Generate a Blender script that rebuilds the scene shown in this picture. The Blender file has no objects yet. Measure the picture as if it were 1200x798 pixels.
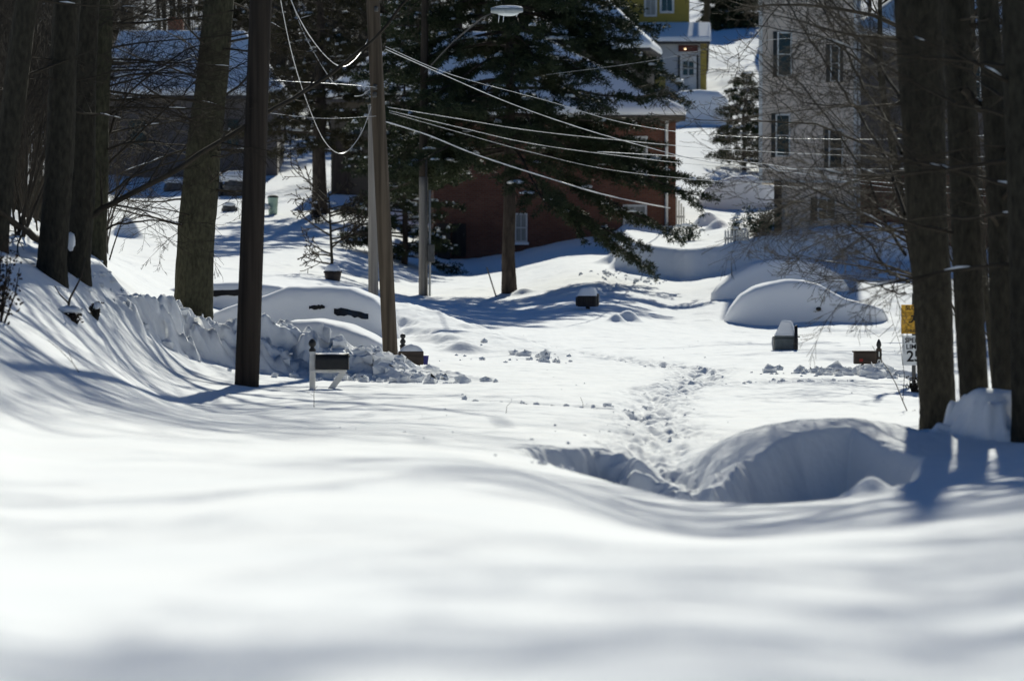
import bpy, math, random
import numpy as np
from mathutils import Vector, Matrix

R = math.radians
scene = bpy.context.scene
COL = scene.collection

# ------------------------------------------------------------------ camera, sky, sun, exposure
F = 5000.0                      # focal length in pixels of a 1200 px wide frame (150 mm)
CAMZ = 2.0
PITCH = math.atan(102 / F)
cam_d = bpy.data.cameras.new('camera')
cam_d.lens = 150.0; cam_d.sensor_width = 36.0
cam_d.clip_start = 0.3; cam_d.clip_end = 3000
cam_d.dof.use_dof = True; cam_d.dof.focus_distance = 78.0; cam_d.dof.aperture_fstop = 2.8
cam = bpy.data.objects.new('camera', cam_d); COL.objects.link(cam)
cam.location = (0, 0, CAMZ); cam.rotation_euler = (R(90) - PITCH, 0, 0)
scene.camera = cam

SUN_AZ, SUN_EL = R(5), R(29)   # azimuth to the right of the viewing direction
w = bpy.data.worlds.new('World'); scene.world = w; w.use_nodes = True
nt = w.node_tree
sky = nt.nodes.new('ShaderNodeTexSky'); sky.sky_type = 'NISHITA'; sky.sun_disc = False
sky.sun_elevation = SUN_EL; sky.sun_rotation = SUN_AZ; sky.altitude = 100; sky.air_density = 1.0
sky.dust_density = 0.0; sky.ozone_density = 4.0
tint = nt.nodes.new('ShaderNodeMix'); tint.data_type = 'RGBA'; tint.blend_type = 'MULTIPLY'; tint.inputs[0].default_value = 1.0
tint.inputs[7].default_value = (0.26, 0.57, 0.86, 1)   # clear dry winter air
nt.links.new(sky.outputs[0], tint.inputs[6]); nt.links.new(tint.outputs[2], nt.nodes['Background'].inputs[0])
nt.nodes['Background'].inputs[1].default_value = 0.05

sun_d = bpy.data.lights.new('sun', 'SUN'); sun_d.energy = 5.0; sun_d.angle = R(0.53)
sun_d.color = (1.0, 0.985, 0.87)
sun = bpy.data.objects.new('sun', sun_d); COL.objects.link(sun)
sv = Vector((math.sin(SUN_AZ) * math.cos(SUN_EL), math.cos(SUN_AZ) * math.cos(SUN_EL), math.sin(SUN_EL)))
sun.rotation_euler = (-sv).to_track_quat('-Z', 'Y').to_euler()
sun.location = sv * 60

vs = scene.view_settings
scene.display_settings.display_device = 'sRGB'
vs.view_transform = 'Standard'; vs.look = 'None'; vs.gamma = 1.0; vs.exposure = 0.36; vs.use_curve_mapping = False
scene.cycles.use_denoising = True
scene.cycles.max_bounces = 6; scene.cycles.diffuse_bounces = 1; scene.cycles.glossy_bounces = 2
scene.cycles.transparent_max_bounces = 8

# ------------------------------------------------------------------ from a picture position and a scale (px per metre) to the place
CP, SP = math.cos(PITCH), math.sin(PITCH)
def ray(px, py):
    xr, yr = (px - 600) / F, (399 - py) / F
    return Vector((xr, CP + yr * SP, -SP + yr * CP))
def P(px, py, s):
    return Vector((0, 0, CAMZ)) + ray(px, py) * (F / s)
def XY(px, s):
    return (px - 600) / s, F / s

# ------------------------------------------------------------------ numeric noise
def _hash(ix, iy, seed):
    h = (ix.astype(np.int64) * 374761393 + iy.astype(np.int64) * 668265263 + seed * 974634777) & 0x7fffffff
    h = ((h ^ (h >> 13)) * 1274126177) & 0x7fffffff
    h = h ^ (h >> 16)
    return (h & 0xffff) / 65535.0
def vnoise(x, y, seed=0):
    ix = np.floor(x); iy = np.floor(y); fx = x - ix; fy = y - iy
    fx = fx * fx * fx * (fx * (fx * 6 - 15) + 10); fy = fy * fy * fy * (fy * (fy * 6 - 15) + 10)
    a = _hash(ix, iy, seed); b = _hash(ix + 1, iy, seed); c = _hash(ix, iy + 1, seed); d = _hash(ix + 1, iy + 1, seed)
    return (a * (1 - fx) + b * fx) * (1 - fy) + (c * (1 - fx) + d * fx) * fy - 0.5
def fbm(x, y, seed=0, octv=4, gain=0.5):
    t = 0; a = 1
    for o in range(octv):
        t = t + a * vnoise(x * 2 ** o + 17.3 * o, y * 2 ** o - 9.1 * o, seed + o); a *= gain
    return t
def sst(x, a, b):
    t = np.clip((x - a) / (b - a), 0, 1); return t * t * (3 - 2 * t)

# ------------------------------------------------------------------ the lie of the snow: control points (px, py, scale)
CT = [
 # near crest by the camera
 (-200,900,1250),(600,900,1250),(1400,900,1250),(0,798,900),(600,798,900),(1200,798,820),(0,700,550),(600,700,550),(1200,690,470),
 (0,640,380),(300,640,390),(600,645,400),(900,655,400),(1200,630,330),(1500,560,330),(-300,560,330),
 (0,575,250),(300,590,290),(600,600,290),(800,630,285),(1000,620,265),(1200,590,210),(800,618,190),(900,616,190),(1000,604,185),(700,583,185),(640,566,175),
 # left bank
 (0,500,160),(0,420,115),(60,420,105),(150,450,100),(-60,300,88),(0,288,84),(45,318,84),(100,362,84),(150,412,84),(200,438,82),
 (120,300,75),(60,275,72),(-200,200,80),(-200,250,110),
 (150,350,70),(225,374,65),
 # left part of the road and the middle
 (150,520,170),(300,550,200),(300,500,115),(300,462,84),(390,455,80),(450,500,110),(600,550,190),(600,500,105),(600,455,80),(700,535,128),
 (480,430,67),(600,420,62),(800,420,61),(800,460,81),(800,510,105),(900,440,71),(1000,440,71),(1010,480,92),(900,500,101),
 (1100,503,105),(1160,540,125),(1200,520,118),(1300,500,110),(1450,440,105),(1200,460,85),(1070,462,78),(1150,430,62),
 (700,398,50),(850,400,51),(950,400,52),(1050,400,52),(900,381,42.5),(1030,378,42.5),(800,362,40),(690,358,42),(600,385,47),(600,346,38),
 # driveway with the buried cars on the left
 (430,402,60),(350,405,60),(280,402,60),(260,352,50),(330,345,48),(440,352,46),(390,326,40),
 # verge, yards and slopes behind
 (497,346,38),(560,332,36),(520,302,31),(620,296,31.5),(700,282,31.5),(650,308,34.5),(690,318,37),(560,346,39),
 (760,326,37),(850,327,38),(950,322,38),(760,322,35.6),(850,322,35.6),(790,296,32),(840,256,30.3),(1000,300,36),(1000,295,34),(1100,300,36),(1100,270,32),(1250,280,34),
 (840,225,28),(800,200,28),(850,190,27),(840,150,25),(800,150,25),(860,110,21),(780,108,20.5),(860,60,18.5),(860,15,16.5),(960,200,27),(1100,150,23),
 (300,305,37),(200,290,35),(120,285,36),(0,240,50),(150,242,29),(300,228,28.5),(420,262,31),(450,240,29),(250,190,26),(170,205,26.8),(60,190,27),
 (560,220,26),(650,180,24),(0,120,20),(300,110,20),(500,110,20),(650,80,18.5),(0,0,14),(300,0,14),(600,0,14.5),(860,-20,14.5),(1200,20,15),
 (-500,150,28),(1700,150,28),(-500,0,15),(1700,0,15),(0,-140,10.5),(600,-140,10.5),(1200,-140,10.5),(-600,-140,10.5),(1800,-140,10.5),
]
_pts = np.array([tuple(P(a, b, c)) for a, b, c in CT])
AS = 0.11
def _uv(x, y):
    d = np.maximum(y, 3.2)
    return np.clip(x / d, -0.30, 0.30) / AS, np.log(np.clip(d, 3.2, 520)) * 1.15
_u, _v = _uv(_pts[:, 0], _pts[:, 1])
def _ker(r2): return 0.5 * r2 * np.log(r2 + 1e-9)
_n = len(_pts)
_K = _ker((_u[:, None] - _u[None]) ** 2 + (_v[:, None] - _v[None]) ** 2) + np.eye(_n) * 0.0025
_Pm = np.stack([np.ones(_n), _u, _v], 1)
_A = np.block([[_K, _Pm], [_Pm.T, np.zeros((3, 3))]])
_sol = np.linalg.solve(_A, np.concatenate([_pts[:, 2], np.zeros(3)]))
def base_z(x, y):
    u, v = _uv(x, y); out = np.zeros_like(u) + _sol[_n] + _sol[_n + 1] * u + _sol[_n + 2] * v
    for i in range(_n):
        out += _sol[i] * _ker((u - _u[i]) ** 2 + (v - _v[i]) ** 2)
    return out

def seg_dist(x, y, pts, vals):
    """distance to a polyline and the value interpolated along it, also a signed side"""
    best = np.full(x.shape, 1e9); val = np.zeros(x.shape); side = np.zeros(x.shape)
    for (p, q, a, b) in zip(pts[:-1], pts[1:], vals[:-1], vals[1:]):
        ex, ey = q[0] - p[0], q[1] - p[1]; L2 = ex * ex + ey * ey
        t = np.clip(((x - p[0]) * ex + (y - p[1]) * ey) / L2, 0, 1)
        dx, dy = x - p[0] - t * ex, y - p[1] - t * ey; d = np.hypot(dx, dy)
        m = d < best
        best = np.where(m, d, best); val = np.where(m, a + (b - a) * t, val)
        side = np.where(m, np.sign(ex * dy - ey * dx), side)
    return best, val, side

def poly_sd(x, y, pts):
    d = np.full(x.shape, 1e9); inside = np.zeros(x.shape, bool); n = len(pts)
    for i in range(n):
        ax, ay = pts[i]; bx, by = pts[(i + 1) % n]
        ex, ey = bx - ax, by - ay
        t = np.clip(((x - ax) * ex + (y - ay) * ey) / (ex * ex + ey * ey), 0, 1)
        d = np.minimum(d, np.hypot(x - ax - t * ex, y - ay - t * ey))
        c = ((ay > y) != (by > y)) & (x < (bx - ax) * (y - ay) / (by - ay + 1e-12) + ax)
        inside ^= c
    return np.where(inside, d, -d)

PLOW = [(85,80,350),(130,77,344),(170,75,353),(215,74,366),(260,73.5,380),(330,73,383),(385,73,398),(420,73,412),(460,73.5,430),(540,75,452)]
PLOW_XY = [XY(a, b) for a, b, c in PLOW]; PLOW_Z = [P(a, c, b).z for a, b, c in PLOW]
BANK = [(405,50,352),(432,53,353),(470,55,362),(505,56.5,380),(545,58.5,397),(585,61,415),(630,64,428)]
BANK_XY = [XY(a, b) for a, b, c in BANK]; BANK_Z = [P(a, c, b).z for a, b, c in BANK]
PATH = [(560,392),(640,405),(715,414),(790,424),(825,428),(812,441),(775,455),(765,480),(775,500),(748,512),(770,528),(830,536),(870,548)]
PATH_XY = [XY(a, (b - 297) / 1.96) for a, b in PATH]
TRK = [(560,470),(700,476),(760,480)]; TRK_XY = [XY(a, (b - 297) / 1.96) for a, b in TRK]
TRK2 = [(812,445),(900,442),(1000,440)]; TRK2_XY = [XY(a, (b - 297) / 1.96) for a, b in TRK2]
GUL = [XY(606,131), XY(640,123), XY(690,120.5), XY(730,121), XY(790,123), XY(835,124), XY(870,121), XY(930,119), XY(1000,118), XY(1082,121),
       XY(1072,138), XY(1020,150), XY(900,158), XY(800,156), XY(700,148), XY(645,138)]
BERM = [XY(868,120.5), XY(900,118.4), XY(940,116.8), XY(1000,115.8), XY(1075,115.5)]
BERM_H = [0.02, 0.24, 0.34, 0.33, 0.20]
DIP = XY(800, 120)

def G(x, y, detail=True):
    x = np.asarray(x, float); y = np.asarray(y, float)
    z = base_z(x, y)
    yy = np.maximum(y, 8.0); px = 600 + F * x / yy
    # drifting undulation
    z = z + 0.07 * fbm(x / 5.0, y / 9.0, 3, 3) * sst(y, 6, 30) + 0.03 * fbm(x / 1.3, y / 1.9, 5, 3) * (0.25 + 0.75 * sst(y, 18, 34))
    rough = np.zeros_like(z)
    # cut bank below the brick house
    yc = 138.5 + 0.8 * np.sin(x * 0.9) + 1.2 * fbm(x / 2.2, y * 0 + 1.0, 9, 3)
    m = sst(px, 712, 735) * (1 - sst(px, 1040, 1130))
    back = 1 - sst(y, 146, 172)
    z = z + 1.0 * m * back * sst(y, yc - 0.55, yc + 0.45)
    # plough banks
    d, zt, sd = seg_dist(x, y, PLOW_XY, PLOW_Z)
    ch = fbm(x / 0.8, y / 0.16, 21, 4, 0.6); bl = np.abs(fbm(x / 0.9, y / 1.1, 25, 3))
    shp = 1 - sst(d + 0.55 * ch * 0.9 + 0.25 * bl, 0.10, np.where(sd > 0, 1.9, 0.85))
    dz = np.maximum(zt - z, 0) * shp * (1 + 0.3 * fbm(x / 0.40, y / 0.13, 22, 4, 0.6))
    z = z + dz; k1 = np.clip(dz * 3, 0, 1); rough = np.maximum(rough, k1)
    d, zt, sd = seg_dist(x, y, BANK_XY, BANK_Z)
    ch2 = fbm(x / 0.6, y / 0.8, 31, 4)
    shp = 1 - sst(d + 0.4 * ch2, 0.15, np.where(sd > 0, 3.0, 0.95))
    dz = np.maximum(zt - z, 0) * shp; z = z + dz; rough = np.maximum(rough, np.clip(dz * 3, 0, 0.22))
    # the cut ploughed across in front, and its berm
    d, h, sd = seg_dist(x, y, BERM, BERM_H)
    z = z + h * np.exp(-(d / 1.05) ** 2) * (1 + 0.22 * fbm(x / 0.9, y / 0.9, 41, 3))
    z = z - 0.30 * np.exp(-((x - DIP[0]) / 0.42) ** 2 - ((y - DIP[1]) / 2.2) ** 2)
    lf = 1 - sst(px, 780, 870)
    g = poly_sd(x + 0.06 * lf * fbm(x / 0.7, y / 0.9, 45, 3), y + (0.12 + 0.8 * lf) * fbm(x / 1.1, y / 2.5, 43, 2) + 0.22 * lf * fbm(x / 0.3, y / 0.12, 44, 3), GUL)
    wide = 0.42 + 2.0 * (1 - sst(y, 32.5, 38))
    c = sst(g, -0.04, wide)
    floor = -0.80 + 0.06 * fbm(x / 0.5, y / 0.6, 47, 3)
    z = z * (1 - c) + np.minimum(z, floor) * c
    z = z + (0.025 + 0.07 * lf) * fbm(x / 0.28, y / 0.10, 48, 3) * np.exp(-((g - 0.18) / 0.3) ** 2) * sst(y, 37, 40)
    # mounds round the right hand trunks
    for (mx, ms, r, hh, pw) in ((1166,116,0.40,0.46,5),(1020,150,0.16,0.14,2),(1105,112,0.6,0.10,2)):
        cx, cy = XY(mx, ms); q = np.hypot(x - cx, (y - cy) * 0.8) / r * (1 + 0.5 * fbm(x / 0.3, y / 0.3, 49, 3))
        z = z + hh * np.exp(-q ** pw)
    # small heaps on the road and in the yard behind
    for (mx, ms, r, hh) in ((736,44,0.30,0.30),(722,44.5,0.2,0.22),(612,38.4,0.3,0.2),(150,33.5,0.45,0.75),(828,31.5,0.5,0.5),(840,32.6,0.4,0.35),(720,35,0.5,0.35),(540,60.5,0.35,0.2)):
        cx, cy = XY(mx, ms); z = z + hh * np.exp(-(np.hypot(x - cx, (y - cy)) / r) ** 2.2)
    # trodden path
    d, q, sd = seg_dist(x + 0.25 * fbm(x / 0.8, y / 2.0, 51, 2), y, PATH_XY, list(range(len(PATH_XY))))
    pw = np.exp(-(d / 0.34) ** 2); pr = np.exp(-(d / 0.48) ** 2)
    z = z - 0.10 * pw + pr * 0.13 * fbm(x / 0.22, y / 0.55, 53, 3, 0.65)
    rough = np.maximum(rough, pr * 0.25)
    for T in (TRK_XY, TRK2_XY):
        d, q, sd = seg_dist(x, y, T, list(range(len(T))))
        t = np.exp(-(d / 0.22) ** 2); z = z - 0.05 * t + t * 0.12 * fbm(x / 0.3, y / 0.4, 57, 2)
    # the verge road edge line behind
    d, q, sd = seg_dist(x, y, [XY(690, 41.0), XY(720, 38.5), XY(745, 37.0)], [0, 1, 2])
    t = np.exp(-(d / 0.35) ** 2); z = z - 0.10 * t + t * 0.2 * fbm(x / 0.4, y / 0.6, 58, 2); rough = np.maximum(rough, t * 0.5)
    z = z + 0.55 * fbm(x / 7.0, y / 9.0, 71, 3) * sst(y, 195, 230) * (1 - sst(y, 330, 400))
    # scuffed lawn and clods
    z = z + rough * (0.16 * fbm(x / 0.30, y / 0.34, 61, 3, 0.6))
    z = z + 0.018 * fbm(x / 0.25, y / 0.4, 63, 2) * sst(y, 40, 60) * (1 - sst(y, 170, 200))
    z = z + 0.10 * np.maximum(fbm(x / 0.9, y / 1.4, 67, 3) - 0.25, 0) * sst(y, 90, 120) * (1 - sst(y, 190, 230))
    return z
def g1(x, y): return float(G(np.array([x]), np.array([y]))[0])

# ------------------------------------------------------------------ materials
MAT = {}
def mat(name, col, rough=0.7, col2=None, scale=8.0, bump=0.0, bscale=30.0, metal=0.0, spec=0.3, stretch=(1, 1, 1), detail=5.0, emit=None, ramp=(0.35, 0.65)):
    m = bpy.data.materials.new(name); m.use_nodes = True; t = m.node_tree; b = t.nodes['Principled BSDF']
    b.inputs['Base Color'].default_value = (*col, 1); b.inputs['Roughness'].default_value = rough
    b.inputs['Metallic'].default_value = metal; b.inputs['Specular IOR Level'].default_value = spec
    tc = t.nodes.new('ShaderNodeTexCoord'); mp = t.nodes.new('ShaderNodeMapping'); mp.inputs['Scale'].default_value = stretch
    t.links.new(tc.outputs['Object'], mp.inputs[0])
    if col2:
        n = t.nodes.new('ShaderNodeTexNoise'); n.inputs['Scale'].default_value = scale; n.inputs['Detail'].default_value = detail
        t.links.new(mp.outputs[0], n.inputs['Vector'])
        r = t.nodes.new('ShaderNodeValToRGB'); r.color_ramp.elements[0].position = ramp[0]; r.color_ramp.elements[1].position = ramp[1]
        r.color_ramp.elements[0].color = (*col, 1); r.color_ramp.elements[1].color = (*col2, 1)
        t.links.new(n.outputs['Fac'], r.inputs[0]); t.links.new(r.outputs[0], b.inputs['Base Color'])
    if bump:
        n2 = t.nodes.new('ShaderNodeTexNoise'); n2.inputs['Scale'].default_value = bscale; n2.inputs['Detail'].default_value = 6
        t.links.new(mp.outputs[0], n2.inputs['Vector'])
        bp = t.nodes.new('ShaderNodeBump'); bp.inputs['Strength'].default_value = 1.0; bp.inputs['Distance'].default_value = bump
        t.links.new(n2.outputs['Fac'], bp.inputs['Height']); t.links.new(bp.outputs[0], b.inputs['Normal'])
    if emit:
        b.inputs['Emission Color'].default_value = (*emit[0], 1); b.inputs['Emission Strength'].default_value = emit[1]
    MAT[name] = m; return m

mat('snow', (0.86, 0.875, 0.88), 0.65, (0.90, 0.905, 0.90), 1.5, 0.012, 9.0, spec=0.0)
mat('snow_clean', (0.88, 0.89, 0.895), 0.6, None, bump=0.01, bscale=6.0, spec=0.0)
mat('bark', (0.022, 0.020, 0.016), 0.95, (0.060, 0.054, 0.040), 19.0, 0.03, 34.0, spec=0.1, stretch=(1, 1, 0.4), ramp=(0.25, 0.75))
mat('bark_moss', (0.028, 0.027, 0.018), 0.95, (0.080, 0.077, 0.050), 19.0, 0.03, 30.0, spec=0.1, stretch=(1, 1, 0.45), ramp=(0.25, 0.75))
mat('twig', (0.035, 0.029, 0.022), 0.9, (0.060, 0.050, 0.038), 4.0, spec=0.1)
mat('pine_bark', (0.035, 0.028, 0.024), 0.95, (0.075, 0.06, 0.05), 9.0, 0.03, 20.0, spec=0.1, stretch=(1, 1, 0.3))
mat('needle', (0.022, 0.034, 0.016), 0.75, (0.050, 0.060, 0.028), 2.0, spec=0.15)
mat('needle_brown', (0.035, 0.036, 0.020), 0.8, (0.070, 0.062, 0.034), 2.0, spec=0.1)
mat('leaf_green', (0.030, 0.055, 0.028), 0.6, (0.065, 0.095, 0.05), 3.0, spec=0.3)
mat('leaf_dead', (0.03, 0.022, 0.016), 0.9, (0.06, 0.042, 0.03), 3.0, spec=0.1)
mat('pole_dark', (0.022, 0.018, 0.015), 0.9, (0.050, 0.040, 0.032), 12.0, 0.006, 30.0, stretch=(1, 1, 0.04), spec=0.15)
mat('pole_brown', (0.055, 0.044, 0.033), 0.9, (0.12, 0.096, 0.072), 14.0, 0.006, 30.0, stretch=(1, 1, 0.04), spec=0.15)
mat('pole_grey', (0.17, 0.155, 0.14), 0.9, (0.26, 0.24, 0.215), 14.0, 0.006, 30.0, stretch=(1, 1, 0.04), spec=0.15)
mat('conduit', (0.30, 0.31, 0.31), 0.5, (0.38, 0.38, 0.38), 6.0, spec=0.4)
mat('wire', (0.55, 0.55, 0.54), 0.35, (0.70, 0.70, 0.69), 3.0, spec=0.6)
mat('iron', (0.05, 0.05, 0.05), 0.5, (0.09, 0.085, 0.08), 9.0, spec=0.5)
mat('lamp_glass', (0.55, 0.60, 0.60), 0.2, (0.62, 0.66, 0.66), 4.0, spec=0.6)
mat('lamp_metal', (0.22, 0.25, 0.26), 0.4, (0.30, 0.33, 0.34), 8.0, spec=0.5)
mat('ice', (0.80, 0.83, 0.85), 0.1, None, spec=0.6)
mat('black_metal', (0.012, 0.012, 0.013), 0.5, (0.022, 0.021, 0.020), 12.0, spec=0.4)
mat('white_paint', (0.62, 0.60, 0.55), 0.6, (0.74, 0.72, 0.68), 9.0, 0.002, 30.0)
mat('brown_box', (0.040, 0.030, 0.024), 0.7, (0.075, 0.055, 0.042), 12.0, 0.003, 20.0, stretch=(0.2, 1, 1))
mat('blue_plastic', (0.025, 0.025, 0.14), 0.5, (0.04, 0.04, 0.2), 8.0)
mat('slate_box', (0.060, 0.078, 0.082), 0.5, (0.10, 0.12, 0.125), 8.0, spec=0.4)
mat('red_plastic', (0.25, 0.02, 0.015), 0.5, (0.32, 0.035, 0.025), 8.0)
mat('glass_dark', (0.012, 0.014, 0.017), 0.08, (0.02, 0.022, 0.026), 2.0, spec=0.6)
mat('curtain', (0.22, 0.225, 0.21), 0.6, (0.32, 0.325, 0.30), 5.0, stretch=(6, 1, 0.4), spec=0.3)
mat('shutter', (0.022, 0.026, 0.028), 0.6, (0.035, 0.04, 0.042), 8.0)
mat('trim', (0.55, 0.55, 0.53), 0.6, (0.65, 0.65, 0.63), 6.0)
mat('yellow_paint', (0.33, 0.245, 0.05), 0.6, (0.40, 0.30, 0.065), 5.0)
mat('brown_siding', (0.075, 0.062, 0.045), 0.85, (0.11, 0.09, 0.065), 5.0)
mat('shingle', (0.05, 0.045, 0.045), 0.9, (0.085, 0.08, 0.078), 12.0, 0.01, 30.0)
mat('wood_dark', (0.028, 0.022, 0.019), 0.85, (0.05, 0.04, 0.034), 9.0, 0.005, 20.0, stretch=(1, 1, 0.1))
mat('stone', (0.07, 0.068, 0.066), 0.9, (0.14, 0.135, 0.13), 6.0, 0.02, 12.0)
mat('sign_yellow', (0.62, 0.33, 0.02), 0.45, (0.70, 0.38, 0.03), 6.0, spec=0.4)
mat('sign_white', (0.70, 0.71, 0.70), 0.45, (0.76, 0.77, 0.76), 6.0, spec=0.4)
mat('sign_black', (0.012, 0.012, 0.012), 0.5, None)
mat('red_wood', (0.09, 0.03, 0.022), 0.6, (0.13, 0.04, 0.03), 6.0)
mat('bulb', (1, 0.8, 0.5), 0.3, None, emit=((1.0, 0.75, 0.42), 3.0))
mat('green_bin', (0.30, 0.42, 0.34), 0.5, (0.36, 0.48, 0.40), 4.0)
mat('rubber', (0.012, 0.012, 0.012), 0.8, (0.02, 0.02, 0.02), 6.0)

def banded(name, c1, c2, period, c3=None, brick=False):
    m = bpy.data.materials.new(name); m.use_nodes = True; t = m.node_tree; b = t.nodes['Principled BSDF']
    b.inputs['Roughness'].default_value = 0.85; b.inputs['Specular IOR Level'].default_value = 0.2
    tc = t.nodes.new('ShaderNodeTexCoord'); mp = t.nodes.new('ShaderNodeMapping')
    t.links.new(tc.outputs['Object'], mp.inputs[0])
    bp = t.nodes.new('ShaderNodeBump'); bp.inputs['Distance'].default_value = 0.02
    if brick:
        mp.inputs['Rotation'].default_value = (R(90), 0, 0)
        bk = t.nodes.new('ShaderNodeTexBrick'); bk.inputs['Scale'].default_value = 1.0
        bk.inputs['Brick Width'].default_value = 0.22; bk.inputs['Row Height'].default_value = 0.075
        bk.inputs['Mortar Size'].default_value = 0.008; bk.inputs['Color1'].default_value = (*c1, 1); bk.inputs['Color2'].default_value = (*c2, 1)
        bk.inputs['Mortar'].default_value = (*c3, 1); bk.inputs['Bias'].default_value = 0.0
        t.links.new(mp.outputs[0], bk.inputs['Vector'])
        n = t.nodes.new('ShaderNodeTexNoise'); n.inputs['Scale'].default_value = 1.2; n.inputs['Detail'].default_value = 6
        t.links.new(tc.outputs['Object'], n.inputs['Vector'])
        mx = t.nodes.new('ShaderNodeMix'); mx.data_type = 'RGBA'; mx.blend_type = 'MULTIPLY'; mx.inputs[0].default_value = 0.6
        rr = t.nodes.new('ShaderNodeValToRGB'); rr.color_ramp.elements[0].color = (0.55, 0.5, 0.5, 1); rr.color_ramp.elements[1].color = (1, 1, 1, 1)
        rr.color_ramp.elements[0].position = 0.3; rr.color_ramp.elements[1].position = 0.7
        t.links.new(n.outputs['Fac'], rr.inputs[0]); t.links.new(bk.outputs['Color'], mx.inputs[6]); t.links.new(rr.outputs[0], mx.inputs[7])
        t.links.new(mx.outputs[2], b.inputs['Base Color'])
        inv = t.nodes.new('ShaderNodeMath'); inv.operation = 'SUBTRACT'; inv.inputs[0].default_value = 1.0
        t.links.new(bk.outputs['Fac'], inv.inputs[1]); t.links.new(inv.outputs[0], bp.inputs['Height'])
    else:
        sx = t.nodes.new('ShaderNodeSeparateXYZ'); t.links.new(mp.outputs[0], sx.inputs[0])
        mo = t.nodes.new('ShaderNodeMath'); mo.operation = 'DIVIDE'; mo.inputs[1].default_value = period; t.links.new(sx.outputs['Z'], mo.inputs[0])
        fr = t.nodes.new('ShaderNodeMath'); fr.operation = 'FRACT'; t.links.new(mo.outputs[0], fr.inputs[0])
        n = t.nodes.new('ShaderNodeTexNoise'); n.inputs['Scale'].default_value = 1.0; n.inputs['Detail'].default_value = 5
        t.links.new(tc.outputs['Object'], n.inputs['Vector'])
        mx = t.nodes.new('ShaderNodeMix'); mx.data_type = 'RGBA'; mx.inputs[6].default_value = (*c1, 1); mx.inputs[7].default_value = (*c2, 1)
        t.links.new(n.outputs['Fac'], mx.inputs[0]); t.links.new(mx.outputs[2], b.inputs['Base Color'])
        t.links.new(fr.outputs[0], bp.inputs['Height']); bp.inputs['Distance'].default_value = 0.025; bp.invert = True
    t.links.new(bp.outputs[0], b.inputs['Normal'])
    MAT[name] = m
banded('siding_grey', (0.64, 0.54, 0.44), (0.72, 0.61, 0.505), 0.115)
banded('siding_brown', (0.115, 0.10, 0.095), (0.155, 0.14, 0.13), 0.12)
banded('siding_white', (0.50, 0.50, 0.49), (0.58, 0.58, 0.57), 0.14)
banded('siding_yellow', (0.33, 0.25, 0.055), (0.40, 0.30, 0.07), 0.14)
banded('siding_dark', (0.085, 0.075, 0.058), (0.12, 0.105, 0.085), 0.14)
banded('brick', (0.15, 0.062, 0.040), (0.20, 0.086, 0.054), 0, (0.15, 0.12, 0.10), True)

# ------------------------------------------------------------------ mesh and object helpers
def tag(o, label=None, cat=None, group=None, kind=None):
    if label: o['label'] = label
    if cat: o['category'] = cat
    if group: o['group'] = group
    if kind: o['kind'] = kind
    return o
def thing(name, label, cat, loc=(0, 0, 0), rz=0.0, group=None):
    o = bpy.data.objects.new(name, None); COL.objects.link(o); o.location = loc; o.rotation_euler = (0, 0, rz)
    o.empty_display_size = 0.2
    return tag(o, label, cat, group)

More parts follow.
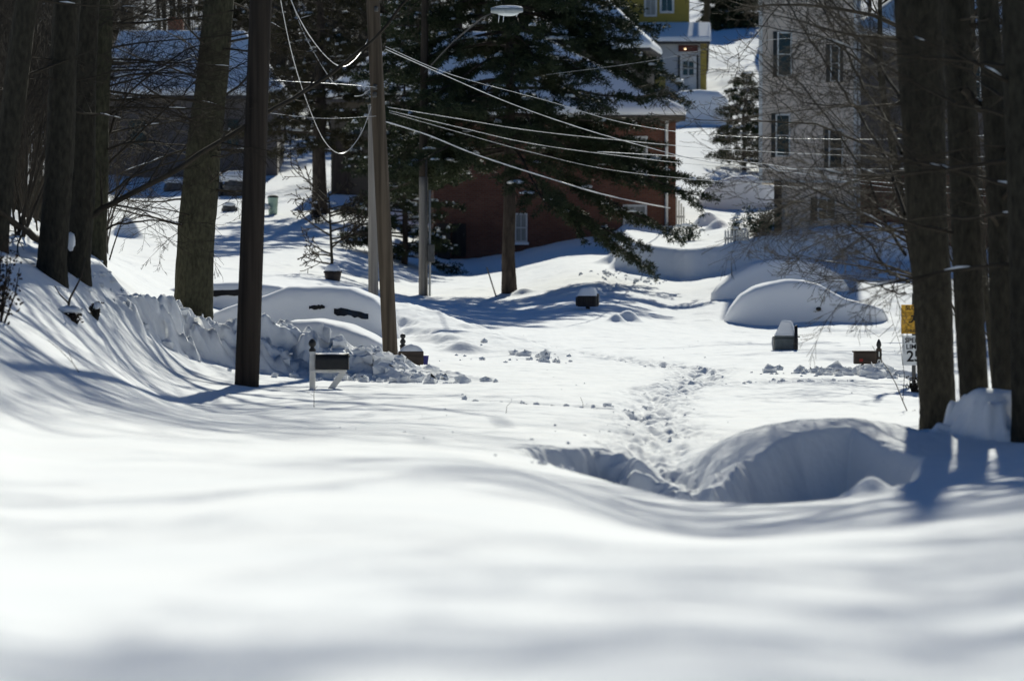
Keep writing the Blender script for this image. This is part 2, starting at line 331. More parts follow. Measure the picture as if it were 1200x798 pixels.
class MB:
    def __init__(self): self.v = []; self.f = []
    def add(self, vs, fs):
        n = len(self.v); self.v.extend(vs); self.f.extend([tuple(i + n for i in q) for q in fs]); return self
    def box(self, x0, x1, y0, y1, z0, z1):
        return self.add([(x0,y0,z0),(x1,y0,z0),(x1,y1,z0),(x0,y1,z0),(x0,y0,z1),(x1,y0,z1),(x1,y1,z1),(x0,y1,z1)],
                        [(0,3,2,1),(4,5,6,7),(0,1,5,4),(1,2,6,5),(2,3,7,6),(3,0,4,7)])
    def bar(self, a, b, wx, wz):
        """rectangular bar from a to b"""
        a, b = Vector(a), Vector(b); d = (b - a).normalized()
        u = d.cross(Vector((0, 1, 0)))
        if u.length < 0.05: u = d.cross(Vector((1, 0, 0)))
        u.normalize(); v = d.cross(u)
        vs = []
        for p in (a, b):
            for (i, j) in ((-1,-1),(1,-1),(1,1),(-1,1)): vs.append(tuple(p + u * (i * wx / 2) + v * (j * wz / 2)))
        return self.add(vs, [(0,1,2,3),(7,6,5,4),(0,4,5,1),(1,5,6,2),(2,6,7,3),(3,7,4,0)])
    def tube(self, pts, rad, sides=6, cap=True):
        n = len(pts); base = len(self.v)
        prev = None
        for i in range(n):
            p = Vector(pts[i])
            d = Vector(pts[min(i + 1, n - 1)]) - Vector(pts[max(i - 1, 0)])
            if d.length < 1e-9: d = Vector((0, 0, 1))
            d.normalize()
            if prev is None:
                u = d.cross(Vector((0.13, 0.97, 0.2)))
                if u.length < 0.1: u = d.cross(Vector((1, 0, 0)))
            else:
                u = prev - d * prev.dot(d)
                if u.length < 1e-5: u = d.cross(Vector((1, 0, 0)))
            u.normalize(); prev = u; v = d.cross(u)
            r = rad[i] if hasattr(rad, '__len__') else rad
            for k in range(sides):
                a = 2 * math.pi * k / sides; q = p + (u * math.cos(a) + v * math.sin(a)) * r
                self.v.append((q.x, q.y, q.z))
        for i in range(n - 1):
            for k in range(sides):
                a = base + i * sides + k; b = base + i * sides + (k + 1) % sides
                self.f.append((a, b, b + sides, a + sides))
        if cap and sides > 2:
            self.f.append(tuple(base + k for k in range(sides))[::-1]); self.f.append(tuple(base + (n - 1) * sides + k for k in range(sides)))
        return self
    def lathe(self, prof, cx=0, cy=0, sides=14):
        base = len(self.v); n = len(prof)
        for (r, z) in prof:
            for k in range(sides):
                a = 2 * math.pi * k / sides; self.v.append((cx + r * math.cos(a), cy + r * math.sin(a), z))
        for i in range(n - 1):
            for k in range(sides):
                a = base + i * sides + k; b = base + i * sides + (k + 1) % sides
                self.f.append((a, b, b + sides, a + sides))
        self.f.append(tuple(base + k for k in range(sides))[::-1]); self.f.append(tuple(base + (n - 1) * sides + k for k in range(sides)))
        return self
    def prism(self, outline, y0, y1):
        """outline in x, z (counter clockwise seen from -y)"""
        n = len(outline); vs = [(x, y0, z) for x, z in outline] + [(x, y1, z) for x, z in outline]
        fs = [tuple(range(n)), tuple(range(2 * n - 1, n - 1, -1))]
        fs += [(i, i + n, (i + 1) % n + n, (i + 1) % n) for i in range(n)]
        return self.add(vs, fs)
    def mesh(self, name, m, smooth=False):
        me = bpy.data.meshes.new(name); me.from_pydata(self.v, [], self.f)
        if smooth: me.polygons.foreach_set('use_smooth', np.ones(len(me.polygons), bool))
        me.materials.append(MAT[m]); me.update(); return me
    def build(self, name, m, parent=None, smooth=False, bevel=0.0):
        o = bpy.data.objects.new(name, self.mesh(name, m, smooth)); COL.objects.link(o)
        if parent is not None: o.parent = parent
        if bevel:
            bv = o.modifiers.new('bevel', 'BEVEL'); bv.width = bevel; bv.segments = 2; bv.limit_method = 'ANGLE'
        return o

def lump(mb, c, rx, ry, rz, rnd, nu=10, nv=6, jit=0.15, flat=True):
    """rounded uneven lump of snow"""
    vs = []; ph = rnd.random() * 6
    for j in range(nv + 1):
        t = math.pi * j / nv
        for i in range(nu):
            a = 2 * math.pi * i / nu
            k = 1 + jit * (math.sin(3 * a + ph) * math.sin(t) * 0.6 + rnd.uniform(-.5, .5))
            z = math.cos(t); z = max(z, -0.35) if flat else z
            vs.append((c[0] + rx * k * math.sin(t) * math.cos(a), c[1] + ry * k * math.sin(t) * math.sin(a), c[2] + rz * k * z))
    fs = []
    for j in range(nv):
        for i in range(nu):
            a = j * nu + i; b = j * nu + (i + 1) % nu
            fs.append((a, a + nu, b + nu, b))
    mb.add(vs, fs)

def dup(o, parent=None):
    c = o.copy(); COL.objects.link(c); c.parent = parent
    for ch in o.children: dup(ch, c)
    return c

# ------------------------------------------------------------------ snow covered ground: one sheet
def build_ground():
    vpx = np.concatenate([np.linspace(-0.60, -0.135, 70)[:-1], np.linspace(-0.135, 0.135, 760), np.linspace(0.135, 0.60, 70)[1:]])
    near = np.array([-40, -20, -8, -2, 0.5, 2.0])
    # rows follow the picture's resolution: dense where the snow is seen at a low angle
    ys = [3.0]
    while ys[-1] < 520:
        y = ys[-1]
        if y < 24: st = y * 0.010
        elif y < 39.3: st = 0.075
        elif y < 43.6: st = 0.028
        elif y < 64: st = 0.075
        elif y < 70.5: st = 0.034
        elif y < 82: st = 0.075
        elif y < 130: st = 0.13
        elif y < 175: st = 0.24
        else: st = y * 0.006
        ys.append(y + st)
    ys = np.concatenate([near, np.array(ys), [560, 640, 800, 1100, 1600]])
    d = np.maximum(ys, 3.0)
    a = vpx[None, :] * np.ones((len(ys), 1)); D = d[:, None]
    X = a * D + np.sign(a) * np.maximum(np.abs(a) - 0.135, 0) * 90
    Y = np.repeat(ys[:, None], len(vpx), 1)
    Z = G(X.ravel(), Y.ravel()).reshape(X.shape)
    nr, nc = X.shape
    co = np.stack([X, Y, Z], -1).reshape(-1, 3)
    idx = np.arange(nr * nc).reshape(nr, nc)
    q = np.stack([idx[:-1, :-1], idx[:-1, 1:], idx[1:, 1:], idx[1:, :-1]], -1).reshape(-1, 4)
    me = bpy.data.meshes.new('snow_ground')
    me.vertices.add(len(co)); me.vertices.foreach_set('co', co.ravel())
    me.loops.add(q.size); me.loops.foreach_set('vertex_index', q.ravel())
    me.polygons.add(len(q)); me.polygons.foreach_set('loop_start', np.arange(0, q.size, 4)); me.polygons.foreach_set('loop_total', np.full(len(q), 4))
    me.polygons.foreach_set('use_smooth', np.ones(len(q), bool))
    me.update(calc_edges=True); me.materials.append(MAT['snow'])
    o = bpy.data.objects.new('snow_ground', me); COL.objects.link(o)
    tag(o, 'deep snow covering the road, banks, yards and hillside', None, kind='structure')
    print('ground', nr, nc)
build_ground()

# loose clods of ploughed and trodden snow
def clods():
    rnd = random.Random(5); mb = MB(); L = []
    def along(XYs, n, spread, r0, r1, front=0.0):
        for _ in range(n):
            i = rnd.randrange(len(XYs) - 1); t = rnd.random()
            x = XYs[i][0] + (XYs[i+1][0] - XYs[i][0]) * t; y = XYs[i][1] + (XYs[i+1][1] - XYs[i][1]) * t
            L.append((x + rnd.gauss(0, spread), y + rnd.gauss(-front, spread * 1.4), r0 + (r1 - r0) * rnd.random() ** 3))
    along(PATH_XY[3:-2], 90, 0.30, 0.006, 0.035)
    along(PATH_XY[:5], 50, 0.25, 0.01, 0.04)
    along(TRK_XY, 70, 0.18, 0.01, 0.05); along(TRK2_XY, 60, 0.18, 0.01, 0.05)
    along(PLOW_XY, 200, 0.5, 0.02, 0.09, 0.3); along(PLOW_XY[-4:], 80, 0.4, 0.02, 0.18, 0.3)
    along(BANK_XY[-2:], 22, 0.6, 0.02, 0.10, 0.3)
    along([XY(640, 62), XY(560, 60)], 12, 0.6, 0.03, 0.14)
    along([XY(940, 69), XY(1050, 69.5)], 170, 0.4, 0.02, 0.11)
    along([XY(1010, 70), XY(1045, 70)], 60, 0.3, 0.08, 0.2)
    along([XY(650, 138), XY(840, 142)], 50, 0.4, 0.01, 0.04)
    along([XY(700, 38), XY(760, 36.5)], 50, 0.7, 0.03, 0.1)
    for _ in range(60):
        py = rnd.uniform(385, 540); s = (py - 297) / 1.96; L.append((*XY(rnd.uniform(380, 1050), s), rnd.uniform(0.006, 0.02)))
    A = np.array(L); z = G(A[:, 0], A[:, 1])
    for (x, y, r), zz in zip(L, z):
        lump(mb, (x, y, zz + r * 0.08), r * rnd.uniform(.8, 1.4), r * rnd.uniform(.8, 1.3), r * rnd.uniform(.6, 1.0), rnd, 6, 3, 0.75, False)
    o = mb.build('snow_clods', 'snow', None, False)
    tag(o, 'loose broken lumps of snow along the trodden path and plough banks', None, kind='stuff')
clods()

# ------------------------------------------------------------------ trees
def branch(mb, p, d, L, r, rnd, depth, curl=0.25, up=0.05, kids=(5, 4, 3), twig=0.0035, sides=None, seglen=None, spread=(0.5, 1.0), snow=None):
    n = max(3, min(7, int(L / (seglen or 0.35)) + 2)); pts = [Vector(p)]; d = Vector(d).normalized()
    st = L / n
    for i in range(n):
        d = (d + Vector((rnd.gauss(0, curl), rnd.gauss(0, curl), rnd.gauss(0, curl) + up)) * 0.5).normalized()
        pts.append(pts[-1] + d * st)
    r1 = max(twig, r * 0.25)
    rad = [r + (r1 - r) * (i / n) ** 0.8 for i in range(n + 1)]
    sd = sides or (8 if r > 0.06 else 5 if r > 0.02 else 3)
    mb.tube(pts, rad, sd, cap=False)
    if snow is not None and r > 0.02:
        for i in range(n):
            dd = pts[i+1] - pts[i]
            if abs(dd.normalized().z) < 0.75 and rnd.random() < 0.14:
                a = pts[i] + Vector((0, 0, rad[i] * 0.9)); b = pts[i+1] + Vector((0, 0, rad[i+1] * 0.9))
                snow.tube([a, (a + b) / 2 + Vector((0, 0, .008)), b], [rad[i] * 0.3, rad[i] * 0.85, rad[i+1] * 0.3], 5)
    if depth <= 0: return
    k = kids[min(len(kids) - 1, len(kids) - depth)] if False else kids[-depth] if depth <= len(kids) else kids[0]
    for j in range(k):
        t = 0.25 + 0.75 * (j + rnd.random()) / k
        f = min(t * n, n - 1e-3); i = int(f); q = pts[i].lerp(pts[i + 1], f - i)
        dd = (pts[i + 1] - pts[i]).normalized()
        ax = Vector((rnd.gauss(0, 1), rnd.gauss(0, 1), rnd.gauss(0, 1))); ax = (ax - dd * ax.dot(dd)).normalized()
        an = rnd.uniform(*spread); nd = dd * math.cos(an) + ax * math.sin(an)
        branch(mb, q, nd, L * rnd.uniform(0.35, 0.62) * (1.1 - 0.5 * t), max(twig, rad[i] * rnd.uniform(0.4, 0.6)), rnd, depth - 1, curl, up, kids, twig, None, seglen, spread, snow)

def trunk_mesh(pts, rads, sides, seed, amp=0.06):
    """trunk with ridged bark and a root flare"""
    mb = MB(); rnd = random.Random(seed)
    fine = []; fr = []
    n = len(pts) - 1; N = max(30, n * 9)
    for i in range(N + 1):
        f = i / N * n; a = min(int(f), n - 1); t = f - a
        fine.append(Vector(pts[a]).lerp(Vector(pts[a + 1]), t)); fr.append(rads[a] + (rads[a + 1] - rads[a]) * t)
    mb.tube(fine, fr, sides, cap=False)
    ph = [rnd.uniform(0, 6.28) for _ in range(6)]
    for i in range(N + 1):
        z = i / N * 12
        for k in range(sides):
            q = i * sides + k; a = 2 * math.pi * k / sides
            c = fine[i]; v = Vector(mb.v[q])
            e = amp * (0.5 * math.sin(5 * a + ph[0] + 1.5 * math.sin(z)) + 0.5 * math.sin(9 * a + ph[1] + 2.2 * math.sin(z * 1.7 + ph[2])) + 0.35 * rnd.uniform(-1, 1) + 0.5 * math.sin(2 * a + z * 0.6 + ph[3]))
            mb.v[q] = tuple(c + (v - c) * (1 + e))
    return mb

def fx_tree(name, label, px, s, wb, pxt, wt, H=14, seed=1, bark='bark', limbs=(), crown=(22, 3), lowest=5.2, kids=(6, 5, 4), low_limbs=0, low_dir=None, bark_sides=22, group=None, py_top=0, klen=1.0, bias=None):
    """a tree of the place: base at (px, scale s), trunk wb px wide at the base and wt px wide where it leaves the top of the picture at pxt"""
    rnd = random.Random(seed)
    x, y = XY(px, s); z = g1(x, y)
    root = thing(name, label, 'tree', (x, y, z), 0, group)
    top = P(pxt, py_top, s); zt = top.z - z; dx = (top.x - x)
    rb, rt = wb / s / 2, wt / s / 2
    pts = [(0, 0, -0.4), (0, 0, 0.0), (dx * 0.06, 0, 0.25)]; rads = [rb * 1.15, rb * 1.1, rb]
    for i in range(1, 5):
        t = i / 4; pts.append((dx * t + 0.25 * rb * math.sin(seed + t * 5) * (1 - t), 0.12 * rb * math.cos(seed + 4 * t), 0.25 + (zt - 0.25) * t)); rads.append(rb + (rt - rb) * t)
    # above the picture
    m = 6; ang = dx / max(zt, 1)
    cx, cy, cz = pts[-1]
    dirv = Vector((ang * 0.7, 0.0, 1)).normalized()
    for i in range(1, m + 1):
        dirv = (dirv + Vector((rnd.gauss(0, .06), rnd.gauss(0, .06), 0.05))).normalized()
        stp = max(H - zt, 1) / m; cx += dirv.x * stp; cy += dirv.y * stp; cz += dirv.z * stp
        pts.append((cx, cy, cz)); rads.append(rt * (1 - 0.85 * i / m) + 0.01)
    tb = trunk_mesh(pts, rads, bark_sides, seed).build('trunk', bark, root, True)
    mb = MB(); sn = MB()
    # crown branches
    nb, dep = crown
    P3 = [Vector(p) for p in pts]
    def at(h):
        for a, b, ra, rb_ in zip(P3[:-1], P3[1:], rads[:-1], rads[1:]):
            if a.z <= h <= b.z:
                t = (h - a.z) / max(b.z - a.z, 1e-6); return a.lerp(b, t), ra + (rb_ - ra) * t
        return P3[-1], rads[-1]
    for i in range(nb):
        h = lowest + (H * 0.97 - lowest) * ((i + rnd.random()) / nb); q, rr = at(h)
        a = i * 2.4 + rnd.uniform(-.4, .4); el = rnd.uniform(0.25, 0.9)
        L = (H - h) * 0.50 + 1.5
        if bias is not None and i % 2: a = bias + rnd.gauss(0, .5); L *= 1.6; el *= .5
        branch(mb, q, (math.cos(a) * math.cos(el), math.sin(a) * math.cos(el), math.sin(el)), L * rnd.uniform(.8, 1.2) * klen, max(0.018, rr * 0.45), rnd, dep, 0.22, 0.05, kids, 0.004, None, 0.5)
    for i in range(low_limbs):
        h = rnd.uniform(1.6, lowest + 0.5); q, rr = at(h)
        a = (low_dir if low_dir is not None else rnd.uniform(0, 6.28)) + rnd.gauss(0, 0.7)
        el = rnd.uniform(-0.15, 0.5)
        branch(mb, q, (math.cos(a) * math.cos(el), math.sin(a) * math.cos(el), math.sin(el)), rnd.uniform(1.1, 2.6), rnd.uniform(0.012, 0.03), rnd, 3, 0.16, 0.0, (6, 5, 3), 0.003, None, 0.3, (0.35, 0.8), sn)
    # limbs drawn along the picture: list of (points (px, py), radius0, radius1)
    for (pl, r0, r1, nk) in limbs:
        W = [P(a, b, s * sc) - root.location for (a, b, sc) in pl]
        fine = []
        for i in range(len(W) - 1):
            for t in range(4): fine.append(W[i].lerp(W[i + 1], t / 4) + Vector((rnd.gauss(0, .012), rnd.gauss(0, .012), rnd.gauss(0, .012))))
        fine.append(W[-1]); n = len(fine)
        mb.tube(fine, [r0 + (r1 - r0) * i / (n - 1) for i in range(n)], 7, False)
        for j in range(nk):
            i = rnd.randrange(2, n - 1); dd = (fine[i] - fine[i - 1]).normalized()
            ax = Vector((rnd.gauss(0, .6), rnd.gauss(0, .6), rnd.gauss(0, 1))); ax = (ax - dd * ax.dot(dd)).normalized()
            an = rnd.uniform(.35, .8)
            branch(mb, fine[i], dd * math.cos(an) + ax * math.sin(an), rnd.uniform(.5, 1.5), (r0 + (r1 - r0) * i / n) * 0.45, rnd, 2, 0.16, 0.0, (5, 4), 0.003, None, 0.25, (0.35, 0.8), sn)
    if mb.v: mb.build('branches', 'twig', root, True)
    if sn.v: tag(sn.build('branch_snow', 'snow_clean', root, True), None, kind='stuff')
    return root

# left hand trunks on the bank
fx_tree('bare_tree', 'dark leaning trunk at the very left edge on the snowy bank', -6, 84, 30, 32, 26, 13, 11, low_limbs=5, low_dir=0.3, bias=-0.2)
fx_tree('bare_tree', 'thick dark trunk on the left bank, second from the left edge', 60, 83, 34, 80, 32, 15, 12, low_limbs=4, low_dir=2.6, bias=-0.2)
fx_tree('bare_tree', 'dark trunk with a snow patch and a long limb reaching right across the poles', 88, 80, 34, 103, 30, 15, 13, low_limbs=5, low_dir=0.2, bias=-0.2,
        limbs=[([(92,262,1),(130,240,1),(215,195,1.01),(300,140,1.0),(385,90,0.98),(440,45,0.97),(500,-30,.96)], 0.05, 0.02, 14),
               ([(75,300,1),(40,278,1.02),(10,255,1.05),(-30,225,1.07)], 0.06, 0.04, 3)])
fx_tree('bare_tree', 'mossy olive trunk on the left bank with thin low branches to the right', 112, 74, 24, 122, 24, 13, 14, bark='bark_moss', bias=-0.2, low_limbs=30, low_dir=0.0,
        limbs=[([(115,275,1),(140,262,1),(175,258,1),(215,262,1)], 0.022, 0.008, 10), ([(120,230,1),(160,205,1),(215,185,1),(270,160,1)], 0.02, 0.008, 9),
               ([(120,200,1),(170,150,1),(215,110,1),(240,80,1)], 0.02, 0.008, 9), ([(120,170,1),(150,110,1),(215,60,1),(260,45,1)], 0.022, 0.008, 9)])
fx_tree('bare_tree', 'broad mossy tree trunk behind the left plough bank', 225, 65, 45, 257, 36, 17, 15, bark='bark_moss', bias=-0.2, low_limbs=30, lowest=5.8,
        limbs=[([(235,190,1),(270,180,1.01),(330,163,1.02)], 0.02, 0.008, 8), ([(245,130,1),(290,90,1),(330,50,1)], 0.025, 0.01, 10), ([(240,160,1),(200,120,1),(150,90,1)], 0.025, 0.01, 10)])
# right hand trunks
fx_tree('bare_tree', 'thickest dark trunk on the right, standing before the speed limit sign', 1101, 105, 44, 1075, 54, 16, 21, lowest=5.4, crown=(20, 3), low_limbs=9, low_dir=2.9,
        limbs=[([(1060,250,1),(1040,190,0.98),(1010,140,.96),(985,100,.95),(950,50,.94),(915,-10,.93)], 0.022, 0.008, 14),
               ([(1060,300,1),(1040,265,.98),(1020,215,.97),(985,160,.96),(940,100,.95),(895,70,.94)], 0.020, 0.006, 14),
               ([(1058,180,1),(1030,130,.98),(1000,80,.96),(975,30,.95),(950,-20,.94)], 0.022, 0.008, 12),
               ([(1058,120,1),(1025,70,.98),(985,20,.96),(960,-20,.95)], 0.022, 0.008, 10),
               ([(1064,330,1),(1045,320,.98),(1020,290,.97),(985,250,.96),(930,235,.95),(885,232,.94)], 0.016, 0.005, 12),
               ([(1062,200,1),(1010,210,.98),(960,225,.96),(900,250,.95)], 0.014, 0.005, 10),
               ([(1062,345,1),(1030,335,.98),(990,325,.97),(945,330,.96)], 0.011, 0.004, 9),
               ([(1060,90,1),(1010,60,.98),(950,40,.96),(885,30,.95)], 0.016, 0.006, 12),
               ([(1060,150,1),(1000,125,.98),(940,120,.96),(880,60,.95)], 0.014, 0.005, 12)])
fx_tree('bare_tree', 'straight dark trunk just right of the thickest right hand trunk', 1145, 110, 33, 1118, 34, 15, 22, lowest=5.4, low_limbs=12)
fx_tree('bare_tree', 'dark trunk second from the right edge, behind the snow block', 1184, 112, 32, 1156, 26, 14, 23, lowest=5.4, low_limbs=14,
        limbs=[([(1130,105,1),(1150,128,1),(1175,137,1),(1215,133,1)], 0.045, 0.05, 3), ([(1160,200,1),(1175,240,1),(1200,270,1.0)], 0.03, 0.03, 2)])
fx_tree('bare_tree', 'dark trunk at the right edge of the picture', 1204, 118, 34, 1186, 28, 14, 24, lowest=5.4, low_limbs=14, low_dir=2.6)
fx_tree('bare_sapling', 'slender leaning sapling between the right hand trunks', 1170, 92, 9, 1118, 7, 8, 25, lowest=4.5, crown=(6, 2), low_limbs=3, bark_sides=10, py_top=100)
fx_tree('bare_sapling', 'thin dark sapling just left of the thickest right trunk, above the sign', 1092, 70, 8, 1036, 8, 7, 26, lowest=3.2, crown=(10, 3), low_limbs=12, low_dir=3.0, bark_sides=10, py_top=120)

_t = [o for o in COL.objects if o.get('label', '').startswith('dark trunk with a snow patch')][0]
_g = MB(); lump(_g, tuple(P(83, 283, 81.5) - _t.location), .06, .05, .13, random.Random(12), 12, 8, .3, False); _g.build('snow_patch', 'snow_clean', _t, True)
# roadside trees outside the picture: they throw the streaked shade on the near snow
def generic_tree(seed, H, r, nb=18, dep=3, kids=(6, 5, 4), lowest=0.33, klen=1.0):
    rnd = random.Random(seed); pts = []; rads = []; p = Vector((0, 0, -0.4)); d = Vector((rnd.gauss(0, .03), rnd.gauss(0, .03), 1)).normalized()
    n = 9
    for i in range(n + 1):
        pts.append(p.copy()); rads.append(r * (1.12 if i == 0 else 1 - 0.9 * i / n)); d = (d + Vector((rnd.gauss(0, .04), rnd.gauss(0, .04), .06))).normalized(); p = p + d * (H + .4) / n
    tm = trunk_mesh([tuple(q) for q in pts], rads, 12, seed).mesh('trunk', 'bark', True)
    mb = MB()
    for i in range(nb):
        t = lowest + (0.97 - lowest) * (i + rnd.random()) / nb; f = t * n; k = min(int(f), n - 1); q = pts[k].lerp(pts[k + 1], f - k)
        a = i * 2.4 + rnd.uniform(-.4, .4); el = rnd.uniform(0.2, 0.85); L = ((1 - t) * H * 0.5 + 1.4) * rnd.uniform(.8, 1.2) * klen
        branch(mb, q, (math.cos(a) * math.cos(el), math.sin(a) * math.cos(el), math.sin(el)), L, max(.02, rads[k] * 0.42), rnd, dep, 0.2, 0.05, kids, 0.006, None, 0.6)
    return tm, mb.mesh('branches', 'twig', True)
GT = [generic_tree(101, 14, 0.20), generic_tree(102, 12, 0.16), generic_tree(103, 16, 0.24, 22)]
def put_tree(k, x, y, label, group, rz, sc=1.0, name='bare_tree'):
    root = thing(name, label, 'tree', (x, y, g1(x, y)), rz, group); root.scale = (sc, sc, sc)
    for nm, me in zip(('trunk', 'branches'), GT[k]):
        o = bpy.data.objects.new(nm, me); COL.objects.link(o); o.parent = root
    return root
for i, (k, x, y, rz) in enumerate(((0, 5.6, 23.5, 4.1), (1, 5.2, 30, 1.3), (2, 6.4, 36, 3.0), (0, 6.9, 42, 5.0), (2, 8.6, 49, 0.8), (1, 9.5, 57, 2.0), (0, 6.3, 27, 2.9), (2, -6.2, 35, 0.2), (0, -6.6, 40, 3.3), (1, -7.4, 46, 1.0), (1, 4.4, 19, 3.7), (1, 4.2, 15.5, 1.7))):
    put_tree(k, x, y, 'bare roadside tree standing just outside the picture, shading the near snow', 'roadside trees outside the picture', rz)

# wood on the hillside behind
rw = random.Random(77); zcount = {}
ORD = 'first second third fourth fifth sixth seventh eighth ninth tenth eleventh twelfth thirteenth'.split()
def zone(px):
    for lim, nm in ((120, 'in the wood behind the left bank trunks'), (340, 'in the wood behind the low grey brown house'), (515, 'in the wood behind the dark brown house'), (720, 'on the hillside behind the big pine'), (910, 'on the hill beside the yellow house'), (1100, 'behind the tall grey building')):
        if px < lim: return nm
    return 'in the wood behind the right hand trunks'
for (px, s) in sorted(((20,52),(-30,44),(45,40),(10,33),(75,30),(-60,30),(150,24),(95,22),(40,20),(210,22),(270,23),(330,23.5),(300,20),(360,21),(420,20.5),(455,25.5),(470,22),(520,21.5),(560,20),(250,17),(400,17),(150,16.5),(30,16),(500,16.5),(620,18.5),(700,17.5),
                (1150,46),(1185,40),(1215,34),(1135,24),(1180,22),(1090,21),(1230,26),(824,19.4),(893,18.2),(905,16.2),(845,15.2),(880,14.6),(940,17),(1030,16.5),(1130,16.5),(1200,17))):
    x, y = XY(px, s); zn = zone(px); zcount[zn] = zcount.get(zn, 0) + 1
    put_tree(rw.randrange(3), x, y, ORD[zcount[zn] - 1] + ' bare tree from the left ' + zn, 'bare trees of the wood behind', rw.uniform(0, 6.28), rw.uniform(0.8, 1.15))
def thicket(name, label, spots, seed, h0, h1):
    rnd = random.Random(seed); mb = MB(); A = np.array([XY(a, b) for a, b in spots(rnd)]); z = G(A[:, 0], A[:, 1])
    for (x, y), zz in zip(A, z):
        h = rnd.uniform(h0, h1)
        branch(mb, (x, y, zz - .1), (rnd.gauss(0, .22), rnd.gauss(0, .22), 1), h, .006 + h * .005, rnd, 2, .14, .06, (9, 5), .004, None, .5, (.3, .75))
    tag(mb.build(name, 'twig', None), label, None, kind='stuff')
thicket('bank_brush', 'tangle of bare brush on top of the left bank', lambda q: [(q.uniform(-160, 50), q.uniform(46, 78)) for _ in range(190)] + [(q.uniform(50, 130), q.uniform(34, 60)) for _ in range(60)], 3, 2.2, 5.0)
thicket('roadside_brush', 'tangle of bare brush behind the right hand trunks', lambda q: [(q.uniform(1135, 1330), q.uniform(42, 72)) for _ in range(80)], 4, 2.5, 6.0)
def far_wood():
    rnd = random.Random(9); mb = MB(); L = []
    for _ in range(900):
        px = rnd.uniform(-250, 1450); s = rnd.uniform(10.5, 17.5)
        if 690 < px < 905 and s > 13.5: continue
        L.append((*XY(px, s), rnd.uniform(6, 12)))
    for _ in range(260):
        px = rnd.choice((rnd.uniform(-120, 130), rnd.uniform(300, 520))); L.append((*XY(px, rnd.uniform(18, 25)), rnd.uniform(3, 8)))
    for _ in range(120): L.append((*XY(rnd.uniform(1040, 1300), rnd.uniform(18, 26)), rnd.uniform(3, 9)))
    A = np.array(L); z = G(A[:, 0], A[:, 1])
    for (x, y, h), zz in zip(L, z):
        b = Vector((x, y, zz - 0.2)); tp = b + Vector((rnd.gauss(0, .5), rnd.gauss(0, .5), h))
        mb.tube([b, b.lerp(tp, .5) + Vector((rnd.gauss(0, .15), 0, 0)), tp], [h * .014, h * .009, .01], 4, False)
        for k in range(26):
            t = rnd.uniform(0.08, 1); q = b.lerp(tp, t); a = rnd.uniform(0, 6.28); el = rnd.uniform(0.1, 1.0); LL = h * rnd.uniform(.12, .34) * (1.15 - .6 * t)
            e = q + Vector((math.cos(a) * math.cos(el), math.sin(a) * math.cos(el), math.sin(el))) * LL
            mb.tube([q, q.lerp(e, .55) + Vector((0, 0, rnd.gauss(0, .1))), e], [.028, .018, .008], 3, False)
            for j in range(3):
                u = rnd.uniform(.3, .9); q2 = q.lerp(e, u); e2 = q2 + Vector((rnd.gauss(0, .4), rnd.gauss(0, .4), rnd.gauss(.25, .35))) * LL * .6
                mb.tube([q2, e2], [.014, .006], 3, False)
    tag(mb.build('far_wood', 'twig', None), 'mass of bare brush and trees covering the far hillside', None, kind='stuff')
far_wood()

